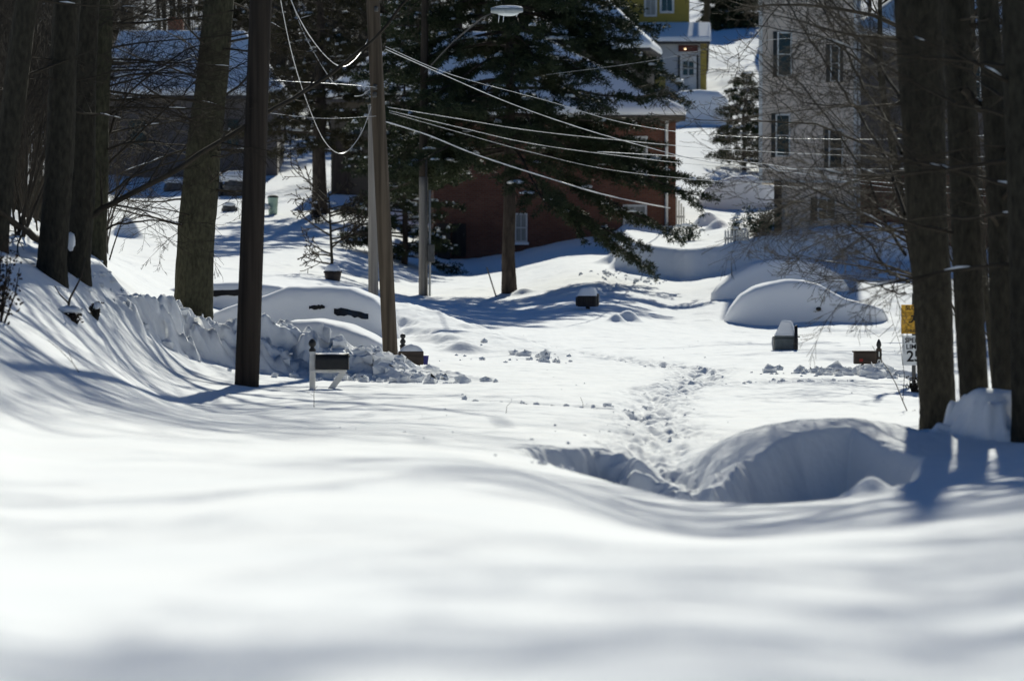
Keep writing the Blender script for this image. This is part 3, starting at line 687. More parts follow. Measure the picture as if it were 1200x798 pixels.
# evergreens
def conifer(name, label, px, s, H, r, z0, Lmax, seed, nb=70, tuft=0.15, needle='needle', tufts=26, droop=0.25, snowp=0.35, shape=0.9, custom=(), tw=0.012, gap=None):
    rnd = random.Random(seed); x, y = XY(px, s); z = g1(x, y)
    root = thing(name, label, 'tree', (x, y, z))
    n = 10; pts = [(rnd.gauss(0, .03), rnd.gauss(0, .03), -0.4 + (H + .4) * i / n) for i in range(n + 1)]
    rads = [r * (1.2 if i == 0 else max(.03, 1 - 0.95 * i / n)) for i in range(n + 1)]
    trunk_mesh(pts, rads, 16, seed).build('trunk', 'pine_bark', root, True)
    bm_, nm, sm = MB(), MB(), MB()
    def tuft_at(q, d, size):
        for k in range(7):
            a = Vector((rnd.gauss(0, 1), rnd.gauss(0, 1), rnd.gauss(0.1, .8))).normalized()
            e = (d * 0.55 + a * 0.9).normalized() * size * rnd.uniform(.7, 1.2)
            sd = e.cross(Vector((rnd.gauss(0, 1), rnd.gauss(0, 1), rnd.gauss(0, 1)))).normalized() * tw * rnd.uniform(.8, 1.5)
            b = len(nm.v); m = q + e * .55
            nm.v.extend([tuple(q), tuple(m + sd), tuple(q + e), tuple(m - sd)]); nm.f.append((b, b + 1, b + 2, b + 3))
    def bough(q, d, L, rr):
        ns = 8; P_ = [q]; dd = d.normalized()
        for i in range(ns):
            dd = (dd + Vector((rnd.gauss(0, .05), rnd.gauss(0, .05), rnd.gauss(-droop * .22 if i < 5 else droop * .15, .04)))).normalized(); P_.append(P_[-1] + dd * L / ns)
        bm_.tube(P_, [rr * (1 - .85 * i / ns) + .004 for i in range(ns + 1)], 5, False)
        nsub = int(5 + L * 4.2)
        for j in range(nsub):
            t = 0.22 + .78 * (j + rnd.random()) / nsub; f = min(t * ns, ns - 1e-3); i = int(f); p = P_[i].lerp(P_[i+1], f - i); ax = (P_[i+1] - P_[i]).normalized()
            sdv = ax.cross(Vector((0, 0, 1))).normalized() * rnd.choice((-1, 1))
            e = (ax * rnd.uniform(.5, .9) + sdv * rnd.uniform(.5, 1.0) + Vector((0, 0, rnd.gauss(-.08, .18)))).normalized()
            LL = (0.25 + 0.32 * L * (1 - t * .75)) * rnd.uniform(.6, 1.15)
            q1 = p + e * LL * .5 + Vector((0, 0, -.04 * LL)); q2 = p + e * LL + Vector((0, 0, -.1 * LL))
            bm_.tube([p, q1, q2], [.012, .008, .004], 3, False)
            k = max(3, int(tufts * LL))
            for a in range(k):
                u = .15 + .85 * (a + rnd.random()) / k; c = p.lerp(q1, u * 2) if u < .5 else q1.lerp(q2, u * 2 - 1)
                tuft_at(c + Vector((rnd.gauss(0, .05), rnd.gauss(0, .05), rnd.gauss(0, .05))), e, tuft)
            if rnd.random() < snowp * 0.5:
                lump(sm, tuple(q1 + Vector((0, 0, .05))), LL * rnd.uniform(.08, .2), LL * rnd.uniform(.08, .2), rnd.uniform(.03, .08), rnd, 9, 5, .8)
        if rnd.random() < snowp:
            i = rnd.randrange(2, ns); lump(sm, tuple(P_[i] + Vector((0, 0, .05))), rnd.uniform(.1, .3), rnd.uniform(.08, .16), rnd.uniform(.03, .07), rnd, 9, 4, .5)
    for i in range(nb):
        t = (i + rnd.random()) / nb; h = z0 + (H - .3 - z0) * t; a = i * 2.399 + rnd.uniform(-.5, .5)
        L = (Lmax * (1 - t) ** shape + .35) * rnd.uniform(.65, 1.1)
        if gap and gap[0] < h < gap[1] and math.cos(a) > .25: L *= .85
        bough(Vector((0, 0, h)), Vector((math.cos(a), math.sin(a), rnd.uniform(-.05, .3))), L, .012 + .009 * L)
    for (h, dirx, diry, dz, L) in custom:
        bough(Vector((0, 0, h)), Vector((dirx, diry, dz)), L, .05)
    bm_.build('boughs', 'pine_bark', root, True); tag(nm.build('needles', needle, root), None, kind='stuff')
    if sm.v: tag(sm.build('bough_snow', 'snow_clean', root, True), None, kind='stuff')
    return root
conifer('pine_tree', 'large spreading pine in front of the brick house, boughs flecked with snow', 597, 38, 15, 0.23, 4.3, 5.0, 31, nb=115, shape=0.45, tufts=27, droop=0.42, snowp=.22, gap=(6.0, 7.7),
        custom=[(3.6, 1, -.05, -.28, 5.2), (4.2, 1, .1, -.22, 5.6), (4.8, 1, -.2, -.10, 6.4), (5.0, 1, .15, -.02, 6.2), (8.2, 1, -.1, -.02, 5.8), (8.7, 1, .1, .02, 5.4), (9.1, .9, .4, 0, 5.2), (3.4, .9, -.35, -.2, 4.6), (5.2, -1, 0, -.1, 3.6), (4.4, -1, .3, -.05, 3.4)])
conifer('fir_tree', 'dark olive evergreen with a shaggy trunk left of the twin poles', 375, 30.5, 14, 0.30, 2.4, 3.1, 32, nb=78, needle='needle_brown', shape=0.7, snowp=.4)
conifer('spruce_tree', 'narrow dark spruce by the corner of the grey building', 872, 27.2, 4.4, 0.10, 0.3, 1.5, 33, nb=46, tuft=.13, shape=0.8, snowp=.5, tufts=30)
conifer('evergreen_shrub', 'dark snow spotted evergreen behind the slim grey pole', 474, 33.5, 9.5, 0.11, 0.2, 1.9, 34, nb=95, tuft=.14, shape=0.5, snowp=.9, tufts=26)
conifer('evergreen_shrub', 'dark evergreen on the hill at the top right of the yellow house', 856, 17.3, 3.8, 0.12, 0.2, 2.6, 35, nb=60, tuft=.25, shape=0.6, tufts=14, tw=.03)
conifer('evergreen_shrub', 'dark evergreen in front of the yellow house wall', 728, 20.5, 5.2, 0.12, 0.3, 2.0, 36, nb=46, tuft=.2, shape=0.6, tufts=16, tw=.02, snowp=.5)
_fir = [o for o in COL.objects if o.name.startswith('fir_tree')][0]
for (px, s, sc, rz, lab) in ((30, 23, 1.25, 1.0, 'tall dark evergreen on the hillside behind the left bank trunks'), (100, 20.5, 1.2, 2.2, 'dark evergreen behind the chimney of the low grey brown house'), (318, 21.5, 1.15, 3.9, 'dark evergreen behind the roof beside the near utility pole'), (432, 22.5, 1.2, 5.1, 'dark evergreen above the roof of the dark brown house'),
                    (535, 24, 1.3, .4, 'tall dark evergreen left behind the big pine'), (1130, 24, 1.3, 2.9, 'dark evergreen high behind the right hand trunks'), (1195, 27, 1.2, 4.4, 'dark evergreen at the right edge behind the trunks'), (255, 24.5, .95, .9, 'dark evergreen at the right end of the low grey brown house')):
    c = dup(_fir); x, y = XY(px, s); c.location = (x, y, g1(x, y)); c.rotation_euler = (0, 0, rz); c.scale = (sc, sc, sc); c['label'] = lab; c['group'] = 'dark evergreens behind the houses'
def shrub(name, label, px, s, wpx, hpx, seed, n=700, leaf=.05, m='leaf_green', snowy=6):
    rnd = random.Random(seed); x, y = XY(px, s); z = g1(x, y); root = thing(name, label, 'shrub', (x, y, z))
    W, H = wpx / s / 2, hpx / s; st, lf, sn = MB(), MB(), MB()
    for i in range(16):
        a = rnd.uniform(0, 6.28); rr = rnd.uniform(.1, 1) * W; h = H * rnd.uniform(.5, 1.05) * (1 - .25 * (rr / W))
        e = Vector((math.cos(a) * rr, math.sin(a) * rr * .7, h)); b = Vector((math.cos(a) * rr * .25, math.sin(a) * rr * .2, -.1)); mdl = b.lerp(e, .5) + Vector((rnd.gauss(0, .05), rnd.gauss(0, .05), .05))
        st.tube([b, mdl, e], [.014, .009, .004], 4, False)
        for k in range(n // 16):
            t = rnd.uniform(.2, 1.02); q = (b.lerp(mdl, t * 2) if t < .5 else mdl.lerp(e, t * 2 - 1)) + Vector((rnd.gauss(0, W * .16), rnd.gauss(0, W * .16), rnd.gauss(0, H * .07)))
            d = Vector((rnd.gauss(0, 1), rnd.gauss(0, 1), rnd.gauss(.5, .7))).normalized() * leaf * rnd.uniform(.7, 1.5); sd = d.cross(Vector((rnd.gauss(0, 1), rnd.gauss(0, 1), rnd.gauss(0, 1)))).normalized() * leaf * .35
            c = len(lf.v); lf.v.extend([tuple(q), tuple(q + d * .5 + sd), tuple(q + d), tuple(q + d * .5 - sd)]); lf.f.append((c, c + 1, c + 2, c + 3))
        if i < snowy: lump(sn, tuple(e + Vector((0, 0, 0))), rnd.uniform(.06, .18), rnd.uniform(.06, .15), rnd.uniform(.03, .08), rnd, 8, 4, .5)
    st.build('stems', 'twig', root, True); tag(lf.build('leaves', m, root), None, kind='stuff')
    if sn.v: tag(sn.build('leaf_snow', 'snow_clean', root, True), None, kind='stuff')
shrub('shrub', 'green evergreen shrub at the foot of the grey building', 892, 35.75, 50, 46, 1, 2200, .07)
shrub('shrub', 'small upright yellow green shrub beside the buried car uphill', 862, 35.8, 22, 34, 2, 700, .06)
shrub('shrub', 'low dark shrub poking out of the snow by the brick corner', 805, 34.4, 40, 24, 3, 900, .06)
shrub('shrub', 'dark twiggy bush at the left edge on the near bank', -4, 100, 70, 110, 4, 500, .05, 'leaf_dead', 0)
shrub('shrub', 'small dead bush half buried on the left bank below the trunks', 86, 88, 22, 16, 5, 220, .045, 'leaf_dead', 1)
shrub('shrub', 'tuft of dead leaves by the plough bank on the left', 112, 84, 16, 22, 6, 180, .04, 'leaf_dead', 1)
shrub('shrub', 'rounded brown shrub at the base of the shaggy evergreen', 372, 31.5, 44, 30, 7, 800, .06, 'leaf_dead', 4)
shrub('shrub', 'snow laden shrub beside the brown house wall', 420, 31.5, 30, 36, 8, 600, .06, 'leaf_dead', 8)
shrub('shrub', 'low brush under the signpost behind the right trunk', 1074, 76, 30, 22, 9, 160, .04, 'leaf_dead', 0)

def twigs(name, label, lines, s, r=0.008):
    a0 = lines[0][0]; b = P(a0[0], a0[1], s); x, y = b.x, b.y; z = g1(x, y); root = thing(name, label, 'twig', (x, y, z)); mb = MB(); rnd = random.Random(int(a0[0]))
    for k, ln in enumerate(lines):
        W = [P(p[0], p[1], s) - root.location for p in ln]
        if k == 0: W[0] = Vector((0, 0, -.1))
        mb.tube(W, [r * (1 - .6 * i / (len(W) - 1)) * (1 if k == 0 else .6) for i in range(len(W))], 5)
    mb.build('stem', 'twig', root, True)
twigs('twig', 'thin arching twig sticking out of the snow left of the thickest right trunk', [[(1067,497),(1058,470),(1050,450),(1040,432),(1030,418),(1022,405)], [(1058,470),(1060,440),(1055,405),(1047,380),(1043,365)], [(1047,380),(1030,395),(1015,385)], [(1063,485),(1072,480),(1076,492)]], 92)
twigs('twig', 'forked dark stem rising from the left bank below the trunks', [[(76,370),(82,350),(95,325),(101,302)], [(80,355),(70,345),(64,335)]], 88, .02)
twigs('twig', 'thin curved twig across the near left slope', [[(115,462),(95,440),(85,425),(70,410),(55,398)], [(85,425),(80,410)]], 104, .006)
twigs('twig', 'tiny bare twig poking through the snow below the white post mailbox', [[(368,470),(368,458),(372,452)], [(368,464),(360,460)]], 90, .005)
twigs('twig', 'hair thin grass stem on the open snow in the middle', [[(592,494),(594,476),(600,470)]], 96, .004)
twigs('twig', 'pair of thin stems by the trodden path', [[(684,486),(683,472),(680,465)], [(684,480),(676,478)]], 92, .004)

# young bare tree behind the planter
def young_tree():
    x, y = XY(389, 39.5); z = g1(x, y); root = thing('young_tree', 'small bare tree with wide flat branches behind the snow capped planter', 'tree', (x, y, z)); rnd = random.Random(8); mb = MB()
    tp = P(385, 222, 39.5) - root.location
    tr = MB().tube([(0, 0, -.2), (0, 0, .5), (tp.x * .4, .02, 1.4), (tp.x, 0, tp.z)], [.05, .045, .035, .012], 8); tr.build('trunk', 'bark', root, True)
    for i in range(16):
        h = .35 + (tp.z - .4) * (i + rnd.random()) / 16; a = rnd.choice((0, math.pi)) + rnd.gauss(0, .7)
        branch(mb, (tp.x * h / tp.z, 0, h), (math.cos(a), math.sin(a) * .6, rnd.uniform(.1, .5)), rnd.uniform(.8, 1.6), .032, rnd, 2, .16, .03, (6, 4), .013, None, .25)
    mb.build('branches', 'twig', root, True)
young_tree()

# ------------------------------------------------------------------ poles, lamp and wires
def pole(name, label, px, s, wb, pxt, wt, m, H, extra=None):
    x, y = XY(px, s); z = g1(x, y); root = thing(name, label, 'pole', (x, y, z))
    top = P(pxt, 0, s) - root.location; k = H / top.z; n = 12; pts = []; rd = []
    for i in range(-1, n + 1):
        t = i / n; pts.append((top.x * k * t, 0, H * t)); rd.append((wb + (wt - wb) * min(t * k, 2)) / s / 2)
    MB().tube(pts, rd, 18).build('shaft', m, root, True)
    return root
pol1 = pole('utility_pole', 'near dark utility pole left of the white post mailbox', 289, 80, 29, 306, 26, 'pole_dark', 11.5)
pol2 = pole('utility_pole', 'brown leaning utility pole beside the double mailbox', 458, 66, 18, 437, 16, 'pole_brown', 11)
for (a, b, w_) in ((441, 12, .05), (440, 103, .04), (439.5, 112, .04)):
    q = P(a, b, 66) - pol2.location; MB().box(q.x - w_, q.x + w_, q.y - .16, q.y + .02, q.z - .05, q.z + .05).build('bracket', 'iron', pol2, bevel=.01)
    MB().lathe([(.02, -.05), (.045, -.03), (.03, 0), (.045, .03), (.02, .05)], q.x, q.y - .2, 10).build('insulator', 'iron', pol2, True).location = (0, 0, q.z)
pol3 = pole('utility_pole', 'pale grey pole standing just behind the leaning brown pole', 437.5, 47, 12, 437, 11, 'pole_grey', 4.9)
pol4 = pole('utility_pole', 'slim grey pole with conduit in front of the dark evergreen', 496, 38.5, 11, 497, 10, 'pole_grey', 3.6)
MB().tube([(.03 * i / 3.6, 0, 3.6 + .8 * i) for i in range(9)], [.135 - .004 * i for i in range(9)], 14).build('upper_shaft', 'pole_dark', pol4, True)
MB().tube([(.20, -.08, -.3), (.20, -.08, 3.2)], .035, 8).build('conduit', 'conduit', pol4, True)
MB().tube([(.10, -.17, -.3), (.10, -.17, 4.5)], .028, 8).build('conduit', 'iron', pol4, True)
mb = MB(); mb.box(-1.2, 1.2, -.06, .06, 9.0, 9.12); mb.build('crossarm', 'pole_grey', pol4)
mb = MB(); mb.box(-1.1, 1.1, -.06, .06, 9.8, 9.92); mb.build('crossarm', 'pole_dark', pol1)
mb = MB(); mb.box(.14, .34, -.25, .0, 1.0, 1.55); mb.build('meter_box', 'iron', pol4, bevel=.02)

def lamp():
    c = P(594, 13, 50); x, y = XY(497, 38.5)
    root = thing('street_lamp', 'street lamp head hung with icicles in front of the pine top', 'street lamp', (c.x, c.y, c.z))
    a = Vector((x, y, c.z - .2)) - c
    MB().tube([tuple(a), tuple(a * .6 + Vector((0, 0, .25))), tuple(a * .25 + Vector((0, 0, .28))), (0, 0, .12)], .02, 8).build('arm', 'rubber', root, True)
    prof = []
    mb = MB(); N = 14; M = 14
    for j in range(N + 1):
        u = j / N; xx = -.38 + .76 * u; hw = .02 + .15 * (math.sin(math.pi * min(u * .95 + .05, 1)) ** .55); hh = .02 + .10 * math.sin(math.pi * (u * .85 + .1)) ** .7
        for i in range(M):
            b = 2 * math.pi * i / M; zz = math.sin(b) * hh; zz = zz if zz > 0 else zz * .75
            mb.v.append((xx, math.cos(b) * hw, zz))
    for j in range(N):
        for i in range(M):
            p = j * M + i; q = j * M + (i + 1) % M; mb.f.append((p, q, q + M, p + M))
    mb.f.append(tuple(range(M))[::-1]); mb.f.append(tuple(range(N * M, N * M + M)))
    mb.build('housing', 'lamp_metal', root, True)
    g = MB(); lump(g, (.02, 0, -.06), .26, .13, .07, random.Random(3), 14, 8, .02, False); g.build('lens', 'lamp_glass', root, True)
    s2 = MB(); lump(s2, (.0, 0, .07), .34, .14, .055, random.Random(4), 16, 6, .15); s2.build('snow_cap', 'snow_clean', root, True)
    for (xx, l) in ((-.18, .22), (-.07, .20), (.24, .08)):
        MB().tube([(xx, 0, -.07), (xx - .01, 0, -.07 - l * .6), (xx - .02, 0, -.07 - l)], [.012, .008, .002], 6).build('icicle', 'ice', root, True)
lamp()

def wire(label, pts, r=0.013, group=None, m='wire', name='power_line'):
    """pts: (px, py, s) smooth curve through them"""
    W = [P(*p) for p in pts]; root_loc = W[0].copy(); C = []
    for i in range(len(W) - 1):
        p0 = W[max(i - 1, 0)]; p1 = W[i]; p2 = W[i + 1]; p3 = W[min(i + 2, len(W) - 1)]
        for k in range(8):
            t = k / 8
            C.append(0.5 * ((2 * p1) + (p2 - p0) * t + (2 * p0 - 5 * p1 + 4 * p2 - p3) * t * t + (3 * p1 - p0 - 3 * p2 + p3) * t ** 3))
    C.append(W[-1]); rnd = random.Random(len(label))
    o = MB().tube([tuple(c - root_loc) for c in C], [r * rnd.uniform(.6, 0.95) for _ in C], 5).build(name, m, None, True); o.location = root_loc
    tag(o, label, 'wire', group)
wire('bright lowest service line running from the twin poles down to the brick house', [(449,142,47),(500,158,46),(560,182,45),(640,208,43.5),(715,230,42),(785,244,31.5)], .022)
wire('upper bright line sloping from the brown pole across the pine', [(452,58,60),(520,88,58),(600,122,56),(680,150,55),(760,173,54),(830,190,54),(930,202,53),(1062,222,53),(1300,240,52)], .012)
wire('line just above the upper bright one across the pine', [(452,55,60),(530,88,58),(640,118,56),(740,146,55),(860,160,54),(1062,163,53),(1300,150,52)], .008)
wire('thick cable crossing the brick house from the poles to the right trees', [(455,126,47),(540,140,47),(620,153,47),(720,164,47),(860,176,47),(1062,184,47),(1300,182,47)], .010)
wire('second cable below it sagging across the brick wall', [(456,130,47),(540,150,47),(620,168,47),(720,182,47),(860,196,47),(1062,198,47),(1300,190,47)], .009)
wire('lower thin cable over the middle of the brick house', [(456,132,46),(540,156,46),(620,178,46),(720,200,46),(860,214,46),(1062,226,46),(1300,228,46)], .007)
wire('thin line with snow blobs crossing the lower siding of the grey building', [(700,178,50),(800,184,50),(900,193,50),(980,208,50),(1062,216,50),(1300,232,50)], .012)
wire('drooping bright wire hooked up to the brown pole near the top', [(320,-60,70),(345,10,70),(372,55,69),(398,78,68),(416,70,67),(432,45,66),(441,12,66)], .011)
wire('hanging cable loop left of the brown pole', [(325,-20,70),(340,55,69),(358,115,68),(380,165,67),(402,180,66.5),(424,155,66),(439,112,66)], .009)
wire('faint wire slanting down left of the hanging loop', [(338,-10,64),(352,30,64),(368,62,64),(388,94,64),(395,100,63.8)], .010)
wire('short bright wire end curling off the brown pole', [(415,113,66),(424,112,66),(432,106,66),(440,103,66)], .012)
wire('thin horizontal line between the dark pole and the brown pole', [(300,93,72),(345,96,70),(400,99,68),(444,103,66)], .006)
wire('thin low line left of the brown pole', [(310,132,70),(380,139,68),(446,136,66)], .004)
wire('thin cable over the hillside above the grey building', [(640,88,40),(760,72,42),(860,52,45),(960,45,48),(1060,60,50)], .005)

# ------------------------------------------------------------------ buildings
class House:
    def __init__(self, name, label, px, s, zoff, yaw, D):
        self.s = s; x, y = XY(px, s); self.z = g1(x, y + .3) + zoff; self.yaw = yaw; self.D = D
        self.root = thing(name, label, 'house', (x, y, self.z), yaw)
        self.O = Vector((x, y, self.z)); self.e = Vector((math.cos(yaw), math.sin(yaw), 0)); self.n = Vector((math.sin(yaw), -math.cos(yaw), 0))
    def loc(self, px, py, depth=0.0):
        """place on the plane `depth` behind the facade seen at that picture position -> local x, z"""
        O = self.O - self.n * depth; r = ray(px, py); c = Vector((0, 0, CAMZ))
        t = self.n.dot(O - c) / self.n.dot(r); p = c + r * t - self.O
        return p.dot(self.e), p.z
    def box(self, name, m, x0, x1, y0, y1, z0, z1, parent=None, bevel=0.0):
        return MB().box(x0, x1, y0, y1, z0, z1).build(name, m, parent or self.root, bevel=bevel)
    def window(self, a, b, c, d, panes=(2, 2), glass='glass_dark', sh_l=0, sh_r=0, sill=None, y=0.0, fw=.05, frame='trim'):
        x0, z1 = self.loc(a, b, y); x1, z0 = self.loc(c, d, y)
        f = MB(); f.box(x0, x1, y - .06, y - .003, z1 - fw, z1); f.box(x0, x1, y - .06, y - .003, z0, z0 + fw); f.box(x0, x0 + fw, y - .06, y - .003, z0 + fw, z1 - fw); f.box(x1 - fw, x1, y - .06, y - .003, z0 + fw, z1 - fw)
        w_ = f.build('window', frame, self.root)
        MB().box(x0 + fw, x1 - fw, y - .03, y - .004, z0 + fw, z1 - fw).build('pane', glass, w_)
        zm = (z0 + z1) / 2
        mu = MB(); mu.box(x0 + fw, x1 - fw, y - .055, y - .031, zm - .022, zm + .022)
        for i in range(1, panes[0]):
            xx = x0 + fw + (x1 - x0 - 2 * fw) * i / panes[0]; mu.box(xx - .012, xx + .012, y - .05, y - .0315, z0 + fw, zm - .022); mu.box(xx - .012, xx + .012, y - .05, y - .0315, zm + .022, z1 - fw)
        mu.build('muntin', frame, w_)
        if sill: MB().box(x0 - .05, x1 + .05, y - .14, y - .0035, z0 - .10, z0 - .002).build('sill', sill, w_, bevel=.02)
        for wdt, xx, sg in ((sh_l, x0, -1), (sh_r, x1, 1)):
            if wdt:
                m_ = MB(); xa, xb = (xx - wdt - .01, xx - .01) if sg < 0 else (xx + .01, xx + wdt + .01)
                m_.box(xa, xb, y - .045, y - .0032, z0 - .02, z1 + .02)
                k = 14
                for i in range(k):
                    zz = z0 + (z1 - z0) * (i + .2) / k; m_.box(xa + .03, xb - .03, y - .058, y - .0452, zz, zz + (z1 - z0) / k * .55)
                m_.build('shutter', 'shutter', w_)
        return w_
    def hip_roof(self, x0, x1, zE, zR, rx0, rx1, over=.35, snow=.28, ymid=None, m='shingle', y0=0.0, y1=None):
        y1 = self.D if y1 is None else y1; ym = (y0 + y1) / 2 if ymid is None else ymid
        def solid(t, o, zb):
            return MB().add([(x0 - o, y0 - o, zb), (x1 + o, y0 - o, zb), (x1 + o, y1 + o, zb), (x0 - o, y1 + o, zb),
                             (x0 - o, y0 - o, zE + t), (x1 + o, y0 - o, zE + t), (x1 + o, y1 + o, zE + t), (x0 - o, y1 + o, zE + t), (rx0, ym, zR + t), (rx1, ym, zR + t)],
                            [(0,3,2,1),(0,1,5,4),(1,2,6,5),(2,3,7,6),(3,0,4,7),(4,5,9,8),(5,6,9),(6,7,8,9),(7,4,8)])
        r = solid(.12, over, zE).build('roof', m, self.root)
        sn = solid(.12 + snow, over + .04, zE + .125).build('roof_snow', 'snow_clean', r)
        bv = sn.modifiers.new('bevel', 'BEVEL'); bv.width = .13; bv.segments = 3; bv.limit_method = 'ANGLE'; bv.angle_limit = R(20)
        return r

# brick house
H1 = House('brick_house', 'red brick house with a snow covered hip roof behind the big pine', 508, 31.2, -.3, R(2), 8.0)
x1, zE = H1.loc(792, 140); _, zR = H1.loc(560, 48, 4.0)
xr, _ = H1.loc(640, 70, 4.0)
H1.box('wall', 'brick', 0, x1, 0, 8.0, -.6, zE)
H1.hip_roof(0, x1, zE, zR, xr - 4.2, xr - .6)
H1.box('fascia', 'brown_siding', -.2, x1 + .33, -.39, -.352, zE - .08, zE + .10)
H1.window(733, 160, 759, 200, (2, 2), 'curtain', fw=.07, sill='trim')
H1.window(730, 240, 758, 278, (2, 2), 'curtain', fw=.08, sill='trim')
H1.window(603, 250, 618, 284, (2, 3), 'curtain', fw=.06, sill='snow_clean')
dx0, dz1 = H1.loc(530, 262); dx1, _ = H1.loc(546, 262)
dr = H1.box('door', 'wood_dark', dx0, dx1, -.05, -.003, .2, dz1); MB().box(dx1 - .10, dx1 - .06, -.10, -.051, 1.0, 1.06).build('handle', 'iron', dr)
cx, cz = H1.loc(781, 200)
MB().tube([(cx, -.07, .1), (cx, -.07, zE - .35), (cx, -.34, zE - .05)], .06, 8).build('downspout', 'trim', H1.root, True)
px0, pz1 = H1.loc(512, 262); H1.box('porch_panel', 'wood_dark', px0, dx0 - .1, -.9, -.02, -.4, pz1)
# white picket gate right of the brick house
gx, gy = XY(789, 31); gz = g1(gx, gy); gate = thing('picket_fence', 'short white picket fence panel at the right corner of the brick house', 'fence', (gx, gy, gz))
for i in range(5):
    MB().prism([(i*.09, -.2), (i*.09+.06, -.2), (i*.09+.06, 1.15 - i*.13), (i*.09+.03, 1.2 - i*.13), (i*.09, 1.15 - i*.13)], -.02, .02).build('picket', 'white_paint', gate)
MB().box(-.02, .44, .021, .05, .25, .33).build('rail', 'white_paint', gate)
gx, gy = XY(849, 35.9); gz = g1(gx, gy); gate = thing('picket_fence', 'low white picket fence lit by the sun below the shrubs', 'fence', (gx, gy, gz))
for i in range(9):
    MB().prism([(i*.09, -.3), (i*.09+.06, -.3), (i*.09+.06, .42), (i*.09+.03, .46), (i*.09, .42)], -.02, .02).build('picket', 'white_paint', gate)
MB().box(-.02, .80, .021, .05, .15, .22).build('rail', 'white_paint', gate)

# grey building on the right
H2 = House('grey_building', 'tall grey clapboard building with shuttered windows at the right', 890, 35.0, -1.2, R(-4), 9.0)
xa, za = H2.loc(1003, 215); _, zs = H2.loc(890, 210); _, zt = H2.loc(890, -95)
H2.box('wall', 'siding_grey', 0, xa, 0, 9.0, zs - .05, zt)
H2.box('foundation', 'siding_grey', .55, xa - .02, .06, 8.8, -1.0, zs - .055)
H2.box('corner_board', 'trim', -.03, .09, -.03, .09, zs - .06, zt - .01)
H2.box('corner_board', 'trim', xa - .08, xa + .03, -.03, .09, -.4, zt - .01)
xb, zb = H2.loc(1245, 205, 1.6); _, zb1 = H2.loc(1010, 48, 1.6)
H2.box('wing_wall', 'siding_brown', xa + .002, xb, 1.6, 8.6, zb, zb1); H2.box('wing_brick', 'brick', xa + .003, xb - .02, 1.63, 8.5, -1.0, zb - .004)
H2.hip_roof(xa + .05, xb, zb1, zb1 + 2.2, xa + 2.6, xb - 2.6, .3, .25, y0=1.6, y1=8.6)
H2.hip_roof(0, xa, zt, zt + 2.4, 1.0, xa - 1.0, .3, .25)
H2.window(911, 38, 928, 90, (1, 1), sh_l=.13); H2.window(973, 53, 984, 96, (1, 1), sh_l=.13, sh_r=.11)
H2.window(909, 134, 926, 184, (1, 1), sh_l=.14); H2.window(971, 152, 988, 198, (1, 1), sh_l=.14)
H2.window(958, 232, 980, 258, (2, 1), y=.06, sh_l=.22)
H2.window(1128, 70, 1150, 122, (2, 2), y=1.6); H2.window(1180, 70, 1200, 122, (2, 2), y=1.6)
MB().tube([(xa + .1, -.05, -.2), (xa + .1, -.05, zt - .2)], .05, 8).build('downspout', 'conduit', H2.root, True)
ox, oz = H2.loc(907, 262); ox1, _ = H2.loc(916, 262); H2.box('porch_post', 'red_wood' if False else 'wood_dark', ox, ox1, -.1, .04, -1.0, zs - .056)
MB().box(-.1, xa + .1, -.10, -.031, zs - .13, zs - .062).build('sill_board', 'trim', H2.root)

# yellow house up the hill
H3 = House('yellow_house', 'yellow and white house with a snowy porch roof at the top of the hill', 752, 20.6, -.4, R(-2), 7.0)
xw, zw = H3.loc(828, 52); _, zb = H3.loc(760, 108)
H3.box('wall', 'siding_white', 0, xw - .35, 0, 6.0, -.5, zw)
H3.box('wall_edge', 'yellow_paint', xw - .348, xw, -.04, 5.9, -.5, zw)
ux0, _ = H3.loc(690, 20, 2.0); ux1, uz = H3.loc(808, -75, 2.0)
H3.box('upper_wall', 'siding_yellow', ux0, ux1, 2.0, 7.5, zw - .3, uz)
H3.hip_roof(ux0, ux1, uz, uz + 2.0, ux0 + 2.2, ux1 - 2.2, .4, .3, y0=2.0, y1=7.5)
p0, _ = H3.loc(738, 60); p1, pz = H3.loc(832, 52); _, pzt = H3.loc(780, 27, 2.0)
pr = MB().add([(p0,-.5,zw),(p1,-.5,zw),(p1,2.0,zw),(p0,2.0,zw),(p0,-.5,zw+.1),(p1,-.5,zw+.1),(p1,1.997,pzt-.25),(p0,1.997,pzt-.25)], [(0,3,2,1),(0,1,5,4),(1,2,6,5),(2,3,7,6),(3,0,4,7),(4,5,6,7)]).build('porch_roof', 'shingle', H3.root)
ps = MB().add([(p0-.05,-.55,zw+.105),(p1+.05,-.55,zw+.105),(p1+.05,1.99,pzt-.24),(p0-.05,1.99,pzt-.24),(p0-.05,-.5,zw+.4),(p1+.05,-.5,zw+.4),(p1+.05,1.99,pzt+.05),(p0-.05,1.99,pzt+.05)], [(0,3,2,1),(0,1,5,4),(1,2,6,5),(2,3,7,6),(3,0,4,7),(4,5,6,7)]).build('roof_snow', 'snow_clean', pr, bevel=.08)
H3.window(762, 68, 779, 89, (1, 1), fw=.09); a0, b0 = H3.loc(762, 90); a1, b1 = H3.loc(780, 104); H3.box('yellow_panel', 'yellow_paint', a0, a1, -.04, -.003, b1, b0)
H3.window(755, -30, 770, 20, (2, 2), 'curtain', y=2.0, fw=.1); H3.window(773, -30, 790, 16, (2, 2), y=2.0, fw=.12)
d0, dz = H3.loc(797, 66); d1, dzb = H3.loc(816, 106)
dr = H3.box('door', 'white_paint', d0, d1, -.06, -.003, dzb, dz)
